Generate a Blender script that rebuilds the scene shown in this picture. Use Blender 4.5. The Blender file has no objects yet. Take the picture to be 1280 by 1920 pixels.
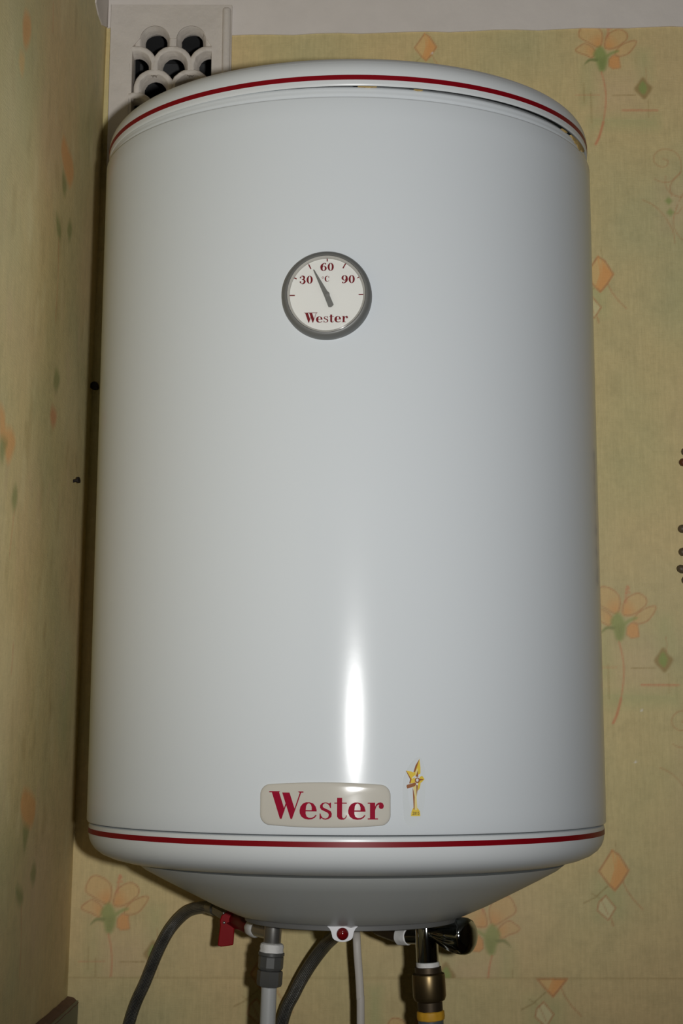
import bpy, bmesh, math, random
import numpy as np
from mathutils import Vector, Matrix
from mathutils.geometry import tessellate_polygon

random.seed(7)
rng = np.random.default_rng(11)
scene = bpy.context.scene
COL = scene.collection

# ------------------------------------------------------------------ camera
F, TH, PS, RO, CY0 = 3276.7, 0.1853, -0.0035, 0.0033, 709.7     # focal length (px), pitch, yaw, roll, principal row
DW, ZC = 1.831, 1.55                                            # camera to back wall, camera height
FW = np.array([math.sin(PS)*math.cos(TH), math.cos(PS)*math.cos(TH), math.sin(TH)])
_r = np.array([math.cos(PS), -math.sin(PS), 0.0]); _u = np.cross(_r, FW)
RT = _r*math.cos(RO) + _u*math.sin(RO); UP = -_r*math.sin(RO) + _u*math.cos(RO)
CAM = np.array([0.0, -DW, ZC])
cd = bpy.data.cameras.new('camera'); cam = bpy.data.objects.new('camera', cd); COL.objects.link(cam)
cd.sensor_fit = 'VERTICAL'; cd.sensor_height = 36.0; cd.sensor_width = 24.0
cd.lens = F*36.0/1920.0
cd.shift_y = -(960.0-CY0)/1920.0
cd.clip_start = 0.02
M = Matrix.Identity(4)
for i in range(3):
    M[i][0] = RT[i]; M[i][1] = UP[i]; M[i][2] = -FW[i]; M[i][3] = CAM[i]
cam.matrix_world = M
scene.camera = cam

# ------------------------------------------------------------------ world, flash, exposure
w = bpy.data.worlds.new('world'); scene.world = w; w.use_nodes = True
w.node_tree.nodes['Background'].inputs[0].default_value = (1, 0.9, 0.75, 1)
w.node_tree.nodes['Background'].inputs[1].default_value = 0.01
fl = bpy.data.lights.new('camera_flash', 'SPOT'); flo = bpy.data.objects.new('camera_flash', fl); COL.objects.link(flo)
fl.energy = 53; fl.color = (1.0, 0.995, 0.985); fl.shadow_soft_size = 0.014
fl.spot_size = math.radians(69); fl.spot_blend = 1.0
fpos = Vector(CAM) + Vector(RT)*0.085 + Vector((0, 0, 0.004))
flo.location = fpos
flo.rotation_euler = (Vector((0.05, -0.3, 1.90)) - fpos).to_track_quat('-Z', 'Y').to_euler()
scene.view_settings.view_transform = 'Standard'
scene.view_settings.look = 'None'
scene.view_settings.gamma = 1.0
scene.view_settings.use_curve_mapping = False
scene.view_settings.exposure = 0.0


def _ray(px, py):
    return FW + RT*((px-640)/F) + UP*((CY0-py)/F)


def at(px, py, Y):
    d = _ray(px, py); v = d*((Y+DW)/d[1])
    return Vector((v[0], Y, v[2]+ZC))


def left_x(z):
    return -0.278 + 0.0105*(z-1.3)


def on_left(px, py):
    X = -0.273
    for _ in range(4):
        d = _ray(px, py); v = d*(X/d[0]); z = v[2]+ZC; X = left_x(z)
    return v[1]-DW, z


# ------------------------------------------------------------------ helpers
def lin(c):
    out = []
    for v in c:
        v = v/255.0
        out.append(v/12.92 if v <= 0.04045 else ((v+0.055)/1.055)**2.4)
    return out


WALL_OBS = lin((150, 134, 92)); WALL_ALB = (0.74, 0.605, 0.305)


def obs(r, g, b):
    l = lin((r, g, b))
    return [min(0.92, l[i]/WALL_OBS[i]*WALL_ALB[i]) for i in range(3)]


def mat(name, color, rough=0.5, metal=0.0, coat=0.0, spec=0.5, noise=None, bump=None):
    m = bpy.data.materials.new(name); m.use_nodes = True
    nt = m.node_tree; b = nt.nodes['Principled BSDF']
    b.inputs['Base Color'].default_value = (*color, 1)
    b.inputs['Roughness'].default_value = rough
    b.inputs['Metallic'].default_value = metal
    b.inputs['Coat Weight'].default_value = coat
    b.inputs['Coat Roughness'].default_value = 0.06
    b.inputs['Specular IOR Level'].default_value = spec
    tc = nt.nodes.new('ShaderNodeTexCoord')
    if noise:                                    # (scale, amount): slight colour variation
        n = nt.nodes.new('ShaderNodeTexNoise'); n.inputs['Scale'].default_value = noise[0]; n.inputs['Detail'].default_value = 6
        nt.links.new(tc.outputs['Object'], n.inputs['Vector'])
        mx = nt.nodes.new('ShaderNodeMix'); mx.data_type = 'RGBA'
        k = 1-noise[1]
        mx.inputs[6].default_value = (color[0]*k, color[1]*k, color[2]*k, 1)
        mx.inputs[7].default_value = (min(1, color[0]/k), min(1, color[1]/k), min(1, color[2]/k), 1)
        nt.links.new(n.outputs['Fac'], mx.inputs[0]); nt.links.new(mx.outputs[2], b.inputs['Base Color'])
    if bump:                                     # (scale, strength, distance)
        n = nt.nodes.new('ShaderNodeTexNoise'); n.inputs['Scale'].default_value = bump[0]; n.inputs['Detail'].default_value = 5
        nt.links.new(tc.outputs['Object'], n.inputs['Vector'])
        bp = nt.nodes.new('ShaderNodeBump'); bp.inputs['Strength'].default_value = bump[1]; bp.inputs['Distance'].default_value = bump[2]
        nt.links.new(n.outputs['Fac'], bp.inputs['Height']); nt.links.new(bp.outputs['Normal'], b.inputs['Normal'])
    return m


def empty(name, loc):
    o = bpy.data.objects.new(name, None); COL.objects.link(o); o.location = loc; o.empty_display_size = 0.05
    return o


def tag(o, label, cat=None, group=None, kind=None):
    if label: o['label'] = label
    if cat: o['category'] = cat
    if group: o['group'] = group
    if kind: o['kind'] = kind
    return o


ROOT_LOC = {}


def world_loc(o):
    v = Vector((0, 0, 0))
    while o is not None:
        v = v + Vector(o.location); o = o.parent
    return v


def obj(name, bm, m, parent=None, smooth=True, angle=40, recalc=True):
    """bm holds world coordinates; linked as one mesh object, child of parent."""
    if recalc: bmesh.ops.recalc_face_normals(bm, faces=bm.faces[:])
    me = bpy.data.meshes.new(name)
    off = world_loc(parent) if parent is not None else Vector((0, 0, 0))
    c = Vector((0, 0, 0))
    if parent is None and len(bm.verts):
        c = sum((v.co for v in bm.verts), Vector((0, 0, 0)))/len(bm.verts)
    bmesh.ops.translate(bm, vec=-(off+c), verts=bm.verts[:])
    bm.to_mesh(me); bm.free()
    o = bpy.data.objects.new(name, me); COL.objects.link(o)
    o.location = c
    if parent is not None: o.parent = parent
    me.materials.append(m)
    if smooth and len(me.polygons):
        me.polygons.foreach_set('use_smooth', [True]*len(me.polygons))
        me.set_sharp_from_angle(angle=math.radians(angle))
    return o


def frame(origin, axis, ref=None):
    z = Vector(axis).normalized()
    ref = Vector(ref) if ref is not None else (Vector((0, 0, 1)) if abs(z.z) < 0.9 else Vector((1, 0, 0)))
    x = (ref - z*ref.dot(z)).normalized(); y = z.cross(x)
    m = Matrix.Identity(4)
    for i in range(3):
        m[i][0] = x[i]; m[i][1] = y[i]; m[i][2] = z[i]; m[i][3] = origin[i]
    return m


def lathe(bm, prof, mtx=None, seg=64, rmod=None, closed_ends=True):
    mtx = mtx or Matrix.Identity(4)
    rings = []
    for (r, z) in prof:
        if r < 1e-6:
            rings.append([bm.verts.new(mtx @ Vector((0, 0, z)))]); continue
        ring = []
        for k in range(seg):
            a = 2*math.pi*k/seg
            rr = r*(rmod(a, z) if rmod else 1.0)
            ring.append(bm.verts.new(mtx @ Vector((rr*math.cos(a), rr*math.sin(a), z))))
        rings.append(ring)
    for A, B in zip(rings[:-1], rings[1:]):
        if len(A) == 1 and len(B) == 1: continue
        for k in range(seg):
            k2 = (k+1) % seg
            if len(A) == 1: bm.faces.new((A[0], B[k], B[k2]))
            elif len(B) == 1: bm.faces.new((A[k], A[k2], B[0]))
            else: bm.faces.new((A[k], A[k2], B[k2], B[k]))
    if closed_ends:
        for R_ in (rings[0], rings[-1]):
            if len(R_) > 2: bm.faces.new(R_)
    return bm


def catmull(pts, n=8):
    P = [Vector(p) for p in pts]; P = [P[0]*2-P[1]] + P + [P[-1]*2-P[-2]]
    out = []
    for i in range(1, len(P)-2):
        for k in range(n):
            t = k/n
            out.append(0.5*((2*P[i]) + (P[i+1]-P[i-1])*t + (2*P[i-1]-5*P[i]+4*P[i+1]-P[i+2])*t*t + (3*P[i]-P[i-1]-3*P[i+1]+P[i+2])*t**3))
    out.append(P[-2])
    return out


def tube(bm, path, rad, seg=20, rx=1.0, ry=1.0, ref=(0, 1, 0)):
    uvl = bm.loops.layers.uv.verify()
    rings = []; L = 0; Ls = []
    for i, p in enumerate(path):
        a = path[max(0, i-1)]; b = path[min(len(path)-1, i+1)]
        t = (b-a).normalized()
        rf = Vector(ref); x = (rf - t*rf.dot(t)).normalized(); y = t.cross(x)
        r = rad(i/(len(path)-1)) if callable(rad) else rad
        rings.append([bm.verts.new(p + x*(r*rx*math.cos(2*math.pi*k/seg)) + y*(r*ry*math.sin(2*math.pi*k/seg))) for k in range(seg)])
        if i: L += (p-path[i-1]).length
        Ls.append(L)
    for i in range(len(rings)-1):
        for k in range(seg):
            f = bm.faces.new((rings[i][k], rings[i][(k+1) % seg], rings[i+1][(k+1) % seg], rings[i+1][k]))
            for lp, (uu, vv) in zip(f.loops, ((Ls[i], k/seg), (Ls[i], (k+1)/seg), (Ls[i+1], (k+1)/seg), (Ls[i+1], k/seg))):
                lp[uvl].uv = (uu, vv)
    bm.faces.new(rings[0]); bm.faces.new(rings[-1])
    return bm


def poly(bm, loops, fn, depth=None):
    """fill a 2D outline (with holes); fn maps (u, v, d) to a world point; depth extrudes it."""
    V3 = [[Vector((p[0], p[1], 0)) for p in lp] for lp in loops]
    flat = [p for lp in loops for p in lp]
    tris = tessellate_polygon(V3)
    top = [bm.verts.new(fn(p[0], p[1], 0.0)) for p in flat]
    for t in tris:
        try: bm.faces.new([top[i] for i in t])
        except ValueError: pass
    if depth:
        bot = [bm.verts.new(fn(p[0], p[1], -depth)) for p in flat]
        for t in tris:
            try: bm.faces.new([bot[i] for i in reversed(t)])
            except ValueError: pass
        s = 0
        for lp in loops:
            n = len(lp)
            for k in range(n):
                a, b = s+k, s+(k+1) % n
                try: bm.faces.new((top[a], top[b], bot[b], bot[a]))
                except ValueError: pass
            s += n
    return bm


def box(bm, x0, x1, y0, y1, z0, z1):
    v = [bm.verts.new((x, y, z)) for x in (x0, x1) for y in (y0, y1) for z in (z0, z1)]
    for f in ((0, 1, 3, 2), (4, 6, 7, 5), (0, 4, 5, 1), (2, 3, 7, 6), (0, 2, 6, 4), (1, 5, 7, 3)):
        bm.faces.new([v[i] for i in f])
    return bm


def ell(cx, cy, rx, ry, n=36, a0=0.0, a1=2*math.pi):
    full = abs(a1-a0-2*math.pi) < 1e-6
    return [(cx+rx*math.cos(a0+(a1-a0)*k/(n if full else n-1)), cy+ry*math.sin(a0+(a1-a0)*k/(n if full else n-1))) for k in range(n)]


def smooth2(pts, n=4):
    P = [Vector((p[0], p[1], 0)) for p in pts]; N = len(P); out = []
    for i in range(N):
        p0, p1, p2, p3 = P[(i-1) % N], P[i], P[(i+1) % N], P[(i+2) % N]
        for k in range(n):
            t = k/n
            q = 0.5*((2*p1)+(p2-p0)*t+(2*p0-5*p1+4*p2-p3)*t*t+(3*p1-p0-3*p2+p3)*t**3)
            out.append((q.x, q.y))
    return out


def stroke(pts, widths, n=6):
    """closed outline of a stroke of varying width along a smooth path"""
    P = catmull([(p[0], p[1], 0) for p in pts], n); m = len(P); L = []; R = []
    for i, p in enumerate(P):
        a = P[max(0, i-1)]; b = P[min(m-1, i+1)]; t = (b-a).normalized()
        s = i/(m-1)*(len(widths)-1); j = min(int(s), len(widths)-2); wd = widths[j]+(widths[j+1]-widths[j])*(s-j)
        L.append((p.x-t.y*wd/2, p.y+t.x*wd/2)); R.append((p.x+t.y*wd/2, p.y-t.x*wd/2))
    return L + R[::-1]


# ------------------------------------------------------------------ printed wallpaper, drawn on a fine vertex grid
class Sheet:
    def __init__(s, u0, u1, v0, v1, du, dv):
        s.nu = int(round((u1-u0)/du))+1; s.nv = int(round((v1-v0)/dv))+1
        s.u = np.linspace(u0, u1, s.nu); s.v = np.linspace(v0, v1, s.nv)
        s.rgb = np.zeros((s.nv, s.nu, 3), np.float32); s.a = np.zeros((s.nv, s.nu), np.float32)

    def _win(s, pts, pad):
        P = np.asarray(pts, float)
        i0, i1 = np.searchsorted(s.u, [P[:, 0].min()-pad, P[:, 0].max()+pad])
        j0, j1 = np.searchsorted(s.v, [P[:, 1].min()-pad, P[:, 1].max()+pad])
        if i1 <= i0 or j1 <= j0: return None
        U, V = np.meshgrid(s.u[i0:i1], s.v[j0:j1])
        return P, slice(j0, j1), slice(i0, i1), U, V

    @staticmethod
    def _dist(P, U, V, closed):
        d = np.full(U.shape, 1e9); n = len(P)
        for k in range(n if closed else n-1):
            a = P[k]; b = P[(k+1) % n]; ab = b-a; l2 = (ab**2).sum()+1e-15
            t = np.clip(((U-a[0])*ab[0]+(V-a[1])*ab[1])/l2, 0, 1)
            d = np.minimum(d, (U-a[0]-t*ab[0])**2+(V-a[1]-t*ab[1])**2)
        return np.sqrt(d)

    def _mix(s, J, I, m, c):
        m = m.astype(np.float32)
        s.rgb[J, I] = s.rgb[J, I]*(1-m[..., None]) + np.array(c, np.float32)*m[..., None]
        s.a[J, I] = s.a[J, I]*(1-m) + m

    def fill(s, pts, c, alpha=1.0, soft=0.002, grad=None, wob=0.0):
        q = s._win(pts, soft*2)
        if q is None: return
        P, J, I, U, V = q
        ins = np.zeros(U.shape, bool); n = len(P)
        for k in range(n):
            a = P[k]; b = P[(k+1) % n]
            if a[1] == b[1]: continue
            ins ^= ((a[1] > V) != (b[1] > V)) & (U < (b[0]-a[0])*(V-a[1])/(b[1]-a[1])+a[0])
        d = s._dist(P, U, V, True); sd = np.where(ins, d, -d)
        m = np.clip(0.5+sd/soft, 0, 1)*alpha
        if grad is not None:                      # (gu, gv, radius): print fades away from its inked heart
            m = m*np.clip(1.15-np.hypot(U-grad[0], V-grad[1])/grad[2], 0.12, 1)
        s._mix(J, I, m, c)

    def line(s, pts, wd, c, alpha=1.0, soft=0.0012, dry=0.0):
        q = s._win(pts, wd+soft)
        if q is None: return
        P, J, I, U, V = q
        d = s._dist(P, U, V, False)
        m = np.clip(0.5+(wd/2-d)/soft, 0, 1)*alpha
        if dry: m = m*(1-dry*rng.random(U.shape))
        s._mix(J, I, m, c)


def grid_mesh(name, sheet, fn, hole=None):
    nu, nv = sheet.nu, sheet.nv
    U, V = np.meshgrid(sheet.u, sheet.v)
    co = fn(U, V).reshape(-1, 3)
    jj, ii = np.meshgrid(np.arange(nv-1), np.arange(nu-1), indexing='ij')
    if hole is not None:
        uc = 0.5*(sheet.u[:-1]+sheet.u[1:]); vc = 0.5*(sheet.v[:-1]+sheet.v[1:])
        UC, VC = np.meshgrid(uc, vc)
        keep = ~((UC > hole[0]) & (UC < hole[1]) & (VC > hole[2]) & (VC < hole[3]))
        jj = jj[keep]; ii = ii[keep]
    jj = jj.ravel(); ii = ii.ravel()
    q = np.stack([jj*nu+ii, jj*nu+ii+1, (jj+1)*nu+ii+1, (jj+1)*nu+ii], 1)
    return co, q, np.concatenate([sheet.rgb.reshape(-1, 3), sheet.a.reshape(-1, 1)], 1)


def build_big(name, parts, m):
    """parts: list of (coords, quads, rgba or None) joined into one structural mesh"""
    cos, qs, cols = [], [], []; base = 0
    for co, q, col in parts:
        cos.append(co); qs.append(q+base); base += len(co)
        cols.append(col if col is not None else np.zeros((len(co), 4)))
    co = np.concatenate(cos).astype(np.float32); q = np.concatenate(qs).astype(np.int32); col = np.concatenate(cols).astype(np.float32)
    me = bpy.data.meshes.new(name)
    me.vertices.add(len(co)); me.vertices.foreach_set('co', co.ravel())
    me.loops.add(q.size); me.loops.foreach_set('vertex_index', q.ravel())
    me.polygons.add(len(q)); me.polygons.foreach_set('loop_start', np.arange(0, q.size, 4, dtype=np.int32))
    at_ = me.attributes.new('print', 'FLOAT_COLOR', 'POINT'); at_.data.foreach_set('color', col.ravel())
    me.update(calc_edges=True)
    o = bpy.data.objects.new(name, me); COL.objects.link(o); me.materials.append(m)
    o['kind'] = 'structure'
    return o


def wallpaper_material():
    m = bpy.data.materials.new('wallpaper'); m.use_nodes = True
    nt = m.node_tree; N = nt.nodes; L = nt.links; b = N['Principled BSDF']
    b.inputs['Diffuse Roughness'].default_value = 0.10; b.inputs['Roughness'].default_value = 0.62; b.inputs['Specular IOR Level'].default_value = 0.25
    tc = N.new('ShaderNodeTexCoord')

    def noise(scale, detail, sx=1, sy=1, sz=1):
        mp = N.new('ShaderNodeMapping'); mp.inputs['Scale'].default_value = (sx, sy, sz)
        L.new(tc.outputs['Object'], mp.inputs['Vector'])
        n = N.new('ShaderNodeTexNoise'); n.inputs['Scale'].default_value = scale; n.inputs['Detail'].default_value = detail
        L.new(mp.outputs['Vector'], n.inputs['Vector']); return n.outputs['Fac']

    def ramp(fac, stops):
        r = N.new('ShaderNodeValToRGB'); L.new(fac, r.inputs['Fac'])
        e = r.color_ramp.elements; e[0].position, e[0].color = stops[0]; e[1].position, e[1].color = stops[1]
        for p, c in stops[2:]:
            k = e.new(p); k.color = c
        return r.outputs['Color']
    A = WALL_ALB
    base = ramp(noise(4.5, 3), [(0.32, (A[0]*0.86, A[1]*0.94, A[2]*0.98, 1)), (0.5, (A[0], A[1], A[2], 1)), (0.7, (A[0]*1.06, A[1]*0.98, A[2]*0.98, 1))])
    fine = ramp(noise(160, 4), [(0.3, (0.95, 0.95, 0.94, 1)), (0.7, (1.04, 1.04, 1.04, 1))])
    mul = N.new('ShaderNodeMix'); mul.data_type = 'RGBA'; mul.blend_type = 'MULTIPLY'; mul.inputs[0].default_value = 1
    L.new(base, mul.inputs[6]); L.new(fine, mul.inputs[7])
    thr = ramp(noise(60, 3, 6, 6, 0.5), [(0.35, (0.95, 0.95, 0.94, 1)), (0.65, (1.03, 1.03, 1.03, 1))])
    mul2 = N.new('ShaderNodeMix'); mul2.data_type = 'RGBA'; mul2.blend_type = 'MULTIPLY'; mul2.inputs[0].default_value = 1
    L.new(mul.outputs[2], mul2.inputs[6]); L.new(thr, mul2.inputs[7])
    mot = ramp(noise(48, 8), [(0.32, (0.84, 0.85, 0.84, 1)), (0.5, (1.0, 1.0, 1.0, 1)), (0.7, (1.07, 1.06, 1.05, 1))])
    mul3 = N.new('ShaderNodeMix'); mul3.data_type = 'RGBA'; mul3.blend_type = 'MULTIPLY'; mul3.inputs[0].default_value = 0.45
    L.new(mul2.outputs[2], mul3.inputs[6]); L.new(mot, mul3.inputs[7])
    atn = N.new('ShaderNodeAttribute'); atn.attribute_name = 'print'
    inv = N.new('ShaderNodeMath'); inv.operation = 'SUBTRACT'; inv.inputs[0].default_value = 1.0; L.new(atn.outputs['Alpha'], inv.inputs[1])
    sc = N.new('ShaderNodeVectorMath'); sc.operation = 'SCALE'; L.new(mul3.outputs[2], sc.inputs[0]); L.new(inv.outputs[0], sc.inputs['Scale'])
    ad = N.new('ShaderNodeVectorMath'); ad.operation = 'ADD'; L.new(sc.outputs[0], ad.inputs[0]); L.new(atn.outputs['Color'], ad.inputs[1])
    L.new(ad.outputs[0], b.inputs['Base Color'])
    # pressed weave and plaster unevenness
    h1 = noise(180, 3, 5, 5, 0.6); h2 = noise(180, 3, 0.6, 0.6, 5); h3 = noise(35, 4)
    s1 = N.new('ShaderNodeMath'); s1.operation = 'ADD'; L.new(h1, s1.inputs[0]); L.new(h2, s1.inputs[1])
    s2 = N.new('ShaderNodeMath'); s2.operation = 'MULTIPLY_ADD'; L.new(h3, s2.inputs[0]); s2.inputs[1].default_value = 1.5; L.new(s1.outputs[0], s2.inputs[2])
    bp = N.new('ShaderNodeBump'); bp.inputs['Strength'].default_value = 0.35; bp.inputs['Distance'].default_value = 0.0012
    L.new(s2.outputs[0], bp.inputs['Height']); L.new(bp.outputs['Normal'], b.inputs['Normal'])
    return m


M_WALLPAPER = wallpaper_material()
M_PLASTER = mat('white_plaster', (0.80, 0.745, 0.69), 0.85, noise=(30, 0.06), bump=(60, 0.4, 0.002))
M_CEIL = mat('ceiling_paint', (0.62, 0.58, 0.54), 0.9, noise=(8, 0.05), bump=(40, 0.2, 0.002))
M_ROOM = mat('room_paint', (0.30, 0.26, 0.19), 0.9, noise=(5, 0.1))
M_FLOOR = mat('floor_boards', (0.16, 0.09, 0.05), 0.6, noise=(6, 0.2))

ORANGE = obs(165, 112, 60); PEACH = obs(166, 132, 80); BROWN = obs(132, 86, 52); GREEN = obs(104, 114, 60); DKGREEN = obs(88, 94, 50)
WASH_G = obs(128, 128, 84); WASH_P = obs(156, 132, 100); OLIVE = obs(112, 92, 52); REDDISH = obs(150, 92, 62); PALE = obs(165, 152, 112)

U_F3 = 0.000140                                   # metres per motif unit


def flower(sh, bx, bz, s=1.0, mirror=False, vlim=None, wmax=None):
    k = U_F3*s; sg = -1 if mirror else 1

    def T(p): return [(bx+sg*(x-815)*k, bz-(y-1005)*k) for x, y in p]

    def O(p): return [(bx+sg*x*k, bz-y*k) for x, y in p]
    A_ = smooth2([(800, 800), (720, 760), (652, 718), (645, 680), (672, 622), (700, 602), (740, 606), (785, 628), (818, 660), (830, 700), (826, 750)])
    B_ = smooth2([(850, 800), (858, 725), (888, 682), (935, 656), (975, 650), (1012, 672), (1028, 700), (1020, 735), (990, 762), (950, 792), (900, 812)])
    C_ = smooth2([(930, 840), (968, 790), (1040, 752), (1090, 744), (1088, 778), (1035, 848), (975, 872), (935, 866)])
    D_ = smooth2([(770, 830), (700, 770), (648, 792), (616, 822), (640, 845), (690, 862), (745, 885)])
    E_ = [(878, 900), (910, 866), (958, 880), (966, 970), (905, 980), (874, 955)]
    hx, hz = T([(830, 820)])[0]
    sh.fill(O([(-140, -60), (-60, -60), (-60, 260), (-140, 260)]), WASH_G, 0.5, 0.02)
    sh.fill(O([(290, -180), (380, -180), (380, 60), (290, 60)]), WASH_G, 0.55, 0.018)
    sh.fill(O([(-90, 380), (420, 380), (420, 450), (-90, 450)]), WASH_G, 0.6, 0.02)
    sh.fill(O([(-40, 10), (300, 10), (300, 330), (-40, 330)]), WASH_P, 0.35, 0.03)
    for p, al in ((A_, 0.9), (B_, 0.9), (C_, 0.8), (D_, 0.9)):
        sh.fill(T(p), PEACH, al*0.4, 0.004)
        sh.fill(T(p), ORANGE, al, 0.006, (hx, hz, 150*k))
        sh.line(T(p+[p[0]]), 10*k, BROWN, 0.75, 0.0012, 0.35)
    sh.fill(T(E_), ORANGE, 0.75, 0.002); sh.line(T(E_+[E_[0]]), 8*k, BROWN, 0.55, 0.0012, 0.3)
    sh.line(T([(872, 715), (878, 660), (888, 605)]), 22*k, REDDISH, 0.55, 0.0025, 0.5)
    for x, y in ((880, 620), (896, 610), (888, 598), (900, 640), (876, 646)):
        sh.line(T([(x, y), (x+4, y+4)]), 14*k, REDDISH, 0.6, 0.0015)
    cal = smooth2([(756, 850), (790, 802), (815, 790), (845, 822), (868, 880), (858, 950), (838, 992), (815, 1005), (795, 980), (780, 930), (764, 895)])
    sh.fill(T(cal), GREEN, 0.85, 0.004); sh.fill(T([(790, 890), (858, 880), (845, 985), (800, 985)]), DKGREEN, 0.4, 0.006)
    sh.fill(T(smooth2([(682, 945), (712, 902), (748, 892), (790, 900), (775, 918), (730, 915)])), DKGREEN, 0.85, 0.002)
    sh.fill(T(smooth2([(862, 862), (900, 836), (950, 822), (955, 838), (905, 858), (870, 880)])), GREEN, 0.7, 0.002)
    st = [(0, 0), (21, 90), (31, 190), (25, 290), (4, 415), (-29, 530), (-58, 592)]
    q = [(v.x, v.y) for v in catmull([(a, b, 0) for a, b in st], 6)]
    sh.line(O(q), 13*k, REDDISH, 0.7, 0.0013, 0.3); sh.line(O(q[-13:]), 20*k, REDDISH, 0.6, 0.0015, 0.3)
    cx, cy = 325, 133
    bud = smooth2([(cx, cy-92), (cx+38, cy-40), (cx+72, cy-6), (cx+50, cy+40), (cx+8, cy+92), (cx-30, cy+60), (cx-70, cy+8), (cx-40, cy-40)])
    sh.fill(O(bud), OLIVE, 0.8, 0.0025); sh.fill(O(smooth2([(cx-4, cy-58), (cx+30, cy-4), (cx+4, cy+52), (cx-36, cy+6)])), GREEN, 0.9, 0.003)
    sh.line(O([(cx+22, cy-60), (cx+30, cy-110), (cx+22, cy-170)]), 7*k, BROWN, 0.45, 0.0012, 0.4)
    for a, b_, wd, c, al in (((87, 194), (262, 190), 9, OLIVE, 0.7), ((158, 315), (432, 315), 15, REDDISH, 0.75), ((362, 233), (362, 372), 8, OLIVE, 0.5),
                             ((-86, 167), (-84, 417), 9, OLIVE, 0.7), ((-205, 190), (-20, 188), 9, REDDISH, 0.5), ((-142, 95), (-140, 245), 9, OLIVE, 0.6),
                             ((-110, 395), (330, 400), 6, WASH_G, 0.6)):
        sh.line(O([a, b_]), wd*k, c, al, 0.0014, 0.4)


def diamonds(sh, ox, oz, s=1.0, zmax=None):
    k = 0.000559/3.048*s

    def T(p):
        r = [(ox+(x-880)*k, oz-(y-385)*k) for x, y in p]
        return [(a, min(b, zmax)) for a, b in r] if zmax is not None else r
    up = [(805, 290), (880, 178), (920, 205), (968, 285), (930, 345), (890, 392), (850, 352)]
    sh.fill([(ox-90*k, oz-140*k), (ox+40*k, oz-140*k), (ox+40*k, oz+40*k), (ox-90*k, oz+40*k)] if zmax is None else T([(760, 400), (960, 400), (900, 700), (760, 700)]), WASH_G, 0.5, 0.02)
    sh.fill(T(up), PEACH, 0.65, 0.003)
    sh.fill(T([(905, 200), (968, 285), (930, 345), (890, 392), (868, 372), (895, 280)]), ORANGE, 0.7, 0.004)
    sh.line(T(up+[up[0]]), 10*k, BROWN, 0.8, 0.0012, 0.3)
    sh.line(T([(880, 178), (895, 280), (865, 365)]), 7*k, ORANGE, 0.7, 0.0015, 0.3)
    lo = [(800, 455), (838, 420), (892, 485), (850, 550), (790, 498)]
    sh.fill(T(lo), PALE, 0.55, 0.003); sh.line(T(lo+[lo[0]]), 9*k, BROWN, 0.75, 0.0012, 0.3)
    sh.line(T([(812, 440), (850, 520)]), 7*k, BROWN, 0.5, 0.0012, 0.3); sh.line(T([(868, 545), (876, 578)]), 10*k, BROWN, 0.6, 0.0012, 0.3)
    sh.line(T([(935, 345), (955, 390), (990, 440), (1040, 492)]), 8*k, BROWN, 0.65, 0.0012, 0.4)
    sh.line(T([(718, 460), (780, 430), (850, 370)]), 8*k, OLIVE, 0.7, 0.0012, 0.4); sh.line(T([(760, 408), (800, 432)]), 7*k, OLIVE, 0.6, 0.0012, 0.4)
    sh.line(T([(898, 130), (905, 180)]), 6*k, OLIVE, 0.5, 0.0012, 0.4)


def swirl(sh, ox, oz, s=1.0):
    k = 0.000559/3.84*s                           # units of the upper right detail, origin at its first bud

    def T(p): return [(ox+(x-972)*k, oz-(y-1448)*k) for x, y in p]

    def C(p): return [(v.x, v.y) for v in catmull([(a, b, 0) for a, b in p], 6)]
    sh.fill(T([(930, 1330), (1240, 1330), (1240, 1650), (930, 1650)]), WASH_P, 0.35, 0.03)
    for p, wd in (([(940, 1120), (975, 1135), (965, 1175), (915, 1180), (872, 1140), (880, 1085), (930, 1048), (1000, 1050), (1050, 1085), (1075, 1150), (1065, 1230), (1010, 1290), (985, 1350), (1010, 1400), (1075, 1420)], 9),
                  ([(872, 1278), (920, 1298), (985, 1300), (1030, 1260), (1070, 1225)], 8),
                  ([(955, 1255), (955, 1330), (998, 1405)], 8),
                  ([(780, 1440), (850, 1475), (920, 1540), (970, 1620), (1000, 1690), (1010, 1770)], 9),
                  ([(1040, 1470), (1010, 1560), (1005, 1650), (1060, 1740), (1130, 1760)], 8),
                  ([(1075, 1490), (1040, 1540), (1010, 1545)], 7),
                  ([(1120, 1200), (1180, 1260), (1150, 1340), (1090, 1380), (1050, 1450)], 8)):
        sh.line(T(C(p)), wd*k, BROWN, 0.55, 0.0013, 0.4)
    for x, y in ((972, 1448), (982, 1535), (1150, 1500), (1130, 1610)):
        sh.fill(T([(x, y-34), (x+30, y), (x, y+32), (x-28, y)]), GREEN, 0.75, 0.003)


# back wall sheet
BW = Sheet(-0.278, 0.70, 1.16, 2.32, 0.0014, 0.0014)


def bxz(px, py):
    p = at(px, py, 0.0); return p.x, p.z


z_seam = bxz(650, 1834)[1]
for (px, py, mir) in ((1127, 135, False), (1160, 1203, False), (203, 1751, False)):
    flower(BW, *bxz(px, py), 1.0, mir)
flower(BW, *bxz(922, 1792), 1.02, True)
fx, fz = bxz(1127, 135); gx, gz = bxz(1160, 1203)
for k in (1, 2):                                   # the print goes on to the right
    flower(BW, fx+0.265*k, fz-0.27, 1.0); flower(BW, gx+0.265*k, gz-0.27, 1.0); flower(BW, gx+0.265*k, gz+0.27, 1.0)
diamonds(BW, *bxz(1149, 1667)); diamonds(BW, *bxz(1122, 545)); diamonds(BW, *bxz(796, 112), 0.8)
swirl(BW, *bxz(1253, 377)); swirl(BW, *bxz(1289, 1442))
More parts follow.
